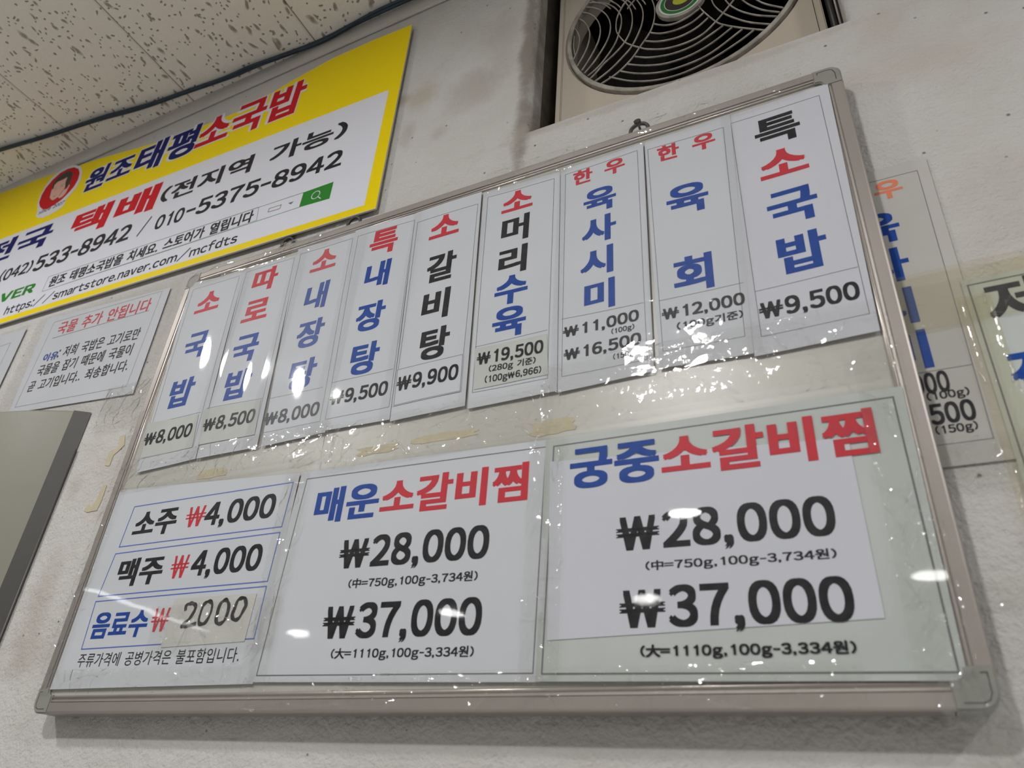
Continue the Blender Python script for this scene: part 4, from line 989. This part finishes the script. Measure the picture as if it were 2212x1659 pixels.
# ------------------------------------------------------------------ yellow banner
ban = thing('banner_sign', (-1.2, -.001, 1.97), 'yellow and white delivery banner with phone numbers, high at the left under the ceiling', 'banner')
YN = -.0085
bq = [(-2.0, 2.419), (-.5400, 2.419), (-.5375, 2.3830), (-.5335, 1.9665), (-2.0, 2.012)]
wave = BAN['wave']
bq = [(-2.0, 2.4395)] + [(p[0] - .0005, min(p[1], 2.4385) + .0006) for p in sorted(wave) if p[0] < -.545] + [(-.5391, 2.3812), (-.5339, 1.9670), (-1.3706, 1.9915), (-2.0, 2.012)]
poly('backing', bq, -.0054, None, M['foam'], ban, .0027)
poly('sheet', bq, -.00812, None, M['banner'], ban, .0001)
w_ = sorted(wave); 
yq = [(-2.0, 2.438)] + [(p[0], min(p[1], 2.438)) for p in w_] + [(-.5341, 1.9679), (-1.3706, 1.9928), (-2.0, 2.0135)]
wq = [(-2.0, 2.268), (-.5576, 2.2257), (-.5552, 1.9809), (-1.3782, 2.0048), (-2.0, 2.024)]
def ringface():
    pass
poly('yellow_print', yq, YN + .00018, None, M['yellow'], ban)
poly('white_field', wq, YN + .00012, None, M['banner'], ban)
ROW = {'원조': .0, '태평': .0, '소국밥': .0}
BS = (-.031, -.536)
ZFIX = {'택배': (2.141, 2.209), '전국': (2.150, 2.213), '(전지역 가능)': (2.147, 2.190)}
for it in BAN['text']:
    s, c, r = it[0], it[1], it[2:]
    if s in ZFIX: r = (r[0], r[1]) + ZFIX[s]
    slope = 0
    if s in ('원조', '태평', '소국밥'):
        m0 = M['foam']
        text(s, (r[0] - .002, r[1] + .002, r[2] - .002, r[3] + .002), YN + .00005, None, M['banner'], ban, .095, .085, name='letter_outline', slope=BS)
        text(s, r, YN - .00005, None, M[c], ban, .040, .028, slope=BS)
    elif s in ('전국', '택배'): text(s, r, YN, None, M[c], ban, .042, .028, slope=BS)
    elif s == 'VER': text(s, r, YN, None, M[c], ban, .05, .04, slope=BS)
    elif s.startswith('https'): text(s, r, YN, None, M[c], ban, .022, .02, slope=BS)
    elif s[0] in '0(5-/' and not '전' in s: text(s, r, YN, None, M[c], ban, .030, .026, slope=BS)
    else: text(s, r, YN, None, M[c], ban, .034, .024, slope=BS)
outline('search_bar', BAN['bar'], .0009, YN, None, M['green'], ban)
outline('search_box', BAN['tb'], .0007, YN - .00002, None, M['line'], ban)
gb = poly('search_button', BAN['green'], YN, None, M['green'], ban)
mg = BAN['mag']; mcx = (mg[0][0] + mg[1][0]) / 2; mcz = (mg[0][1] + mg[1][1]) / 2; mr = .0075
outline('magnifier', [(mcx + mr * math.cos(a), mcz + mr * math.sin(a)) for a in [2 * math.pi * k / 24 for k in range(24)]], .0013, YN - .00004, None, M['banner'], gb)
outline('magnifier_handle', [(mcx + mr * .7, mcz - mr * .7), (mcx + mr * 1.5, mcz - mr * 1.5)], .0015, YN - .00004, None, M['banner'], gb, close=False)
kbm = outline('keyboard_icon', BAN['kb'], .0012, YN, None, M['line'], ban)
poly('arrow_icon', BAN['tri'], YN, None, M['line'], ban)
em = BAN['emb']
e0 = poly('emblem', em['outline'], YN + .00004, None, M['banner'], ban)
poly('red_field', em['red'], YN - .00002, None, M['bred'], e0)
poly('portrait_hair', em['hair'], YN - .00006, None, M['hair'], e0)
poly('portrait_face', em['face'], YN - .00005, None, M['skin'], e0)
outline('portrait_outline', em['face'], .0009, YN - .00007, None, M['hair'], e0)
poly('portrait_hand', em['hand'], YN - .00008, None, M['skin'], e0)
outline('portrait_outline', em['hand'], .0008, YN - .00010, None, M['hair'], e0)
for e in em['eyes']: outline('portrait_eye', e, .0010, YN - .00009, None, M['hair'], e0, close=False)
outline('portrait_mouth', em['mouth'], .0010, YN - .00009, None, M['hair'], e0, close=False)
sl = BAN['since_ln']; a, b, c = [Vector(p) for p in sl]
text('since 2007', (a.x, b.x, a.y, a.y + .011), YN - .00006, None, M['black'], e0, .012, .012, rise=(b.y - a.y, 0))

# ------------------------------------------------------------------ cable under the ceiling
pts = catmull([(-2.4, -.19, CEIL - .005), (-2.0, -.135, CEIL - .005)] + [(p[0], p[1], CEIL - .006) for p in CABLE] + [(-.66, -.0135, 2.4545), (-.58, -.0140, 2.4535), (-.50, -.0140, 2.4525), (-.2, -.0145, 2.452)], 5)
V, F = tube_geo(pts, .0042, 10); o1 = [Vector(v) for v in V]
cb = thing('cable', (-1.2, -.05, CEIL - .01), 'thin dark blue cable running along the ceiling edge above the yellow banner', 'cable')
new_mesh('sheath', V, F, M['cable'], cb, smooth=True)
pts2 = [p + Vector((0, -.004 + .002 * math.sin(i * .4), -.0045 + .0015 * math.sin(i * .23))) for i, p in enumerate(pts)]
V, F = tube_geo(pts2, .0026, 8); new_mesh('second_wire', V, F, M['cable'], cb, smooth=True)

# ------------------------------------------------------------------ outdoor fan unit in the opening
UY = .05
UX0, UX1, UZ0, UZ1 = -.2995, .0528, 2.036, 2.446
CXU, CZU, CR = -.1181, 2.2488, .1655
un = thing('fan_unit', ((UX0 + UX1) / 2, UY + .1, UZ0), 'beige outdoor air conditioner unit with round fan grille in the wall opening', 'air conditioner')
# front panel with a round hole
V = []; F = []; N = 64
xa, xb = UX0 + .0095, UX1 - .0095
def sq(a):
    c, s = math.cos(a), math.sin(a)
    k = min(((xb - CXU) if c > 0 else (CXU - xa)) / max(abs(c), 1e-6), ((UZ1 - CZU) if s > 0 else (CZU - UZ0)) / max(abs(s), 1e-6))
    return (CXU + c * k, UY, CZU + s * k)
angs = sorted([2 * math.pi * k / N for k in range(N)] + [math.atan2(z - CZU, x - CXU) % (2 * math.pi) for x in (xa, xb) for z in (UZ0, UZ1)])
n = len(angs)
for a in angs: V.append(sq(a))
for a in angs: V.append((CXU + (CR + .004) * math.cos(a), UY, CZU + (CR + .004) * math.sin(a)))
for a in angs: V.append((CXU + (CR + .001) * math.cos(a), UY + .004, CZU + (CR + .001) * math.sin(a)))
for a in angs: V.append((CXU + (CR - .002) * math.cos(a), UY + .03, CZU + (CR - .002) * math.sin(a)))
for k in range(n):
    j = (k + 1) % n
    F += [(k, n + k, n + j, j), (n + k, 2 * n + k, 2 * n + j, n + j), (2 * n + k, 3 * n + k, 3 * n + j, 2 * n + j)]
new_mesh('front_panel', V, F, M['unit'], un)
bevbox('side_post', (UX0, xa - .0008, UY - .0005, UY + .20, UZ0, UZ1), M['unit'], un, .0015)
bevbox('side_post', (xb + .0008, UX1, UY - .0005, UY + .20, UZ0, UZ1), M['unit'], un, .0015)
V, F = join_geo([box(UX0 + .002, UX1 - .002, UY + .19, UY + .20, UZ0, UZ1), box(UX0 + .002, UX1 - .002, UY + .02, UY + .19, UZ0, UZ0 + .004), box(UX0 + .002, UX1 - .002, UY + .02, UY + .19, UZ1 - .004, UZ1)])
new_mesh('casing', V, F, M['unitdark'], un)
fan = None
for k in range(3):
    a0 = 2 * math.pi * k / 3 + .5; V = []; F = []
    for i in range(9):
        for j in range(7):
            r = .035 + (.150 - .035) * j / 6; t = a0 + (i / 8) * 1.45 - .35 * j / 6
            V.append((CXU + r * math.cos(t), UY + .075 + .045 * (i / 8 - .5), CZU + r * math.sin(t)))
    for i in range(8):
        for j in range(6):
            a = i * 7 + j; F.append((a, a + 1, a + 8, a + 7))
    new_mesh('fan_blade', V, F, M['fan'], un, smooth=True)
V, F = tube_geo([(CXU, UY + .05, CZU), (CXU, UY + .15, CZU)], .036, 24); new_mesh('motor_hub', V, F, M['fan'], un, smooth=True)
# grille: rim ring, ribs, hub
gr = None
def ring(name, r0, r1, y0, y1, m, parent, cx=CXU, cz=CZU, n=72):
    V = []; F = []
    for a in [2 * math.pi * k / n for k in range(n)]:
        for (r, y) in ((r1, y1), (r1, y0 + .001), (r1 - .0012, y0), (r0 + .0012, y0), (r0, y0 + .001), (r0, y1)): V.append((cx + r * math.cos(a), y, cz + r * math.sin(a)))
    for k in range(n):
        j = (k + 1) % n
        for s in range(6): F.append((k * 6 + s, k * 6 + (s + 1) % 6, j * 6 + (s + 1) % 6, j * 6 + s))
    o = new_mesh(name, V, F, m, parent, smooth=False)
    bm = bmesh.new(); bm.from_mesh(o.data); bmesh.ops.recalc_face_normals(bm, faces=bm.faces[:]); bm.to_mesh(o.data); bm.free(); return o
ring('grille_rim', CR - .0065, CR, UY - .004, UY + .006, M['grill'], un)
for line in GRILLE:
    for rot in (1, -1):
        P_ = [(CXU + rot * (p[0] - CXU), CZU + rot * (p[1] - CZU)) for p in line]
        if rot < 0 and max(p[1] for p in P_) < CZU + .01: continue
        sm = catmull([(p[0], UY - .001, p[1]) for p in P_], 5)
        sm = [p for p in sm if math.hypot(p.x - CXU, p.z - CZU) < CR - .002 and (rot > 0 or p.z > CZU + .028)]
        if len(sm) < 3: continue
        V, F = tube_geo(sm, .00092, 6, flat=1.8); new_mesh('grille_rib', V, F, M['grill'], un, smooth=True)
BXc, BZc = -.1150, 2.2520
def disc(name, r, y0, y1, m, parent, cx=BXc, cz=BZc, n=48, sx=1.):
    V = [(cx + sx * r * math.cos(2 * math.pi * k / n), y, cz + r * math.sin(2 * math.pi * k / n)) for y in (y0, y1) for k in range(n)]
    F = [tuple(range(n))[::-1] if y0 > y1 else tuple(range(n)), tuple(range(n, 2 * n))] + [(k, (k + 1) % n, n + (k + 1) % n, n + k) for k in range(n)]
    return new_mesh(name, V, F, m, parent)
hub = disc('grille_hub', .0345, UY + .002, UY - .004, M['grill'], un)
disc('badge', .0300, UY - .004, UY - .0046, M['badge_white'], hub)
disc('badge_band', .0275, UY - .0046, UY - .0049, M['badge_green'], hub)
disc('badge_line', .0222, UY - .0049, UY - .0051, M['badge_white'], hub)
disc('badge_field', .0212, UY - .0051, UY - .0053, M['hair'], hub)
disc('badge_emblem', .0100, UY - .0053, UY - .0055, M['badge_lime'], hub, BXc + .002, BZc - .001, sx=1.2)
# insulated pipe in the gap right of the unit
pp = thing('insulated_pipe', (.0625, .07, 2.04), 'dark insulated pipe in the gap right of the fan unit', 'pipe')
V, F = tube_geo([(.0625, .065, 2.034), (.0620, .066, 2.2), (.0628, .068, 2.44)], .0045, 12); new_mesh('insulation', V, F, M['cabd'], pp, smooth=True)
V, F = tube_geo([(.0660, .040, 2.034), (.0662, .040, 2.44)], .0016, 8); new_mesh('wire', V, F, M['frame'], pp, smooth=True)

# ------------------------------------------------------------------ appliance at the lower left
ap = thing('wall_appliance', (-1.3, -.03, .9), 'greenish grey curved wall appliance with a dark side trim, at the lower left edge', 'appliance')
ZT = 1.7425
prof = [(-1.0215, -.0139), (-1.055, -.0282), (-1.0885, -.0400), (-1.138, -.0520), (-1.20, -.0615), (-1.28, -.067), (-1.38, -.066), (-1.46, -.058), (-1.54, -.040), (-1.58, -.016), (-1.59, -.0012)]
V = []; F = []
zs = [.9, 1.2, 1.5, ZT - .004, ZT - .001, ZT]
ins = [0, 0, 0, 0, .0008, .003]
n = len(prof)
for z, i_ in zip(zs, ins):
    for x, y in prof: V.append((x, y + i_, z))
for j in range(len(zs) - 1):
    for k in range(n - 1):
        a = j * n + k; F.append((a, a + 1, a + n + 1, a + n))
V += [(x, -.0012, ZT) for x, y in prof]; b_ = (len(zs) - 1) * n; t_ = len(zs) * n
for k in range(n - 1): F.append((b_ + k, b_ + k + 1, t_ + k + 1, t_ + k))
new_mesh('shell', V, F, M['cab'], ap, smooth=True)
V = [(-.9990, -.0012, .9), (-1.0215, -.0139, .9), (-1.0215, -.0139, ZT - .0002), (-.9990, -.0012, ZT - .0015), (-1.0215, -.0012, .9), (-1.0215, -.0012, ZT - .0002)]
new_mesh('side_trim', V, [(0, 1, 2, 3), (3, 2, 5), (0, 4, 1), (0, 3, 5, 4)], M['cabd'], ap)
V, F = tube_geo([(-.9975, -.003, .9), (-.9975, -.003, 1.68)], .0016, 8); new_mesh('edge_strip', V, F, M['cabd'], ap, smooth=True)
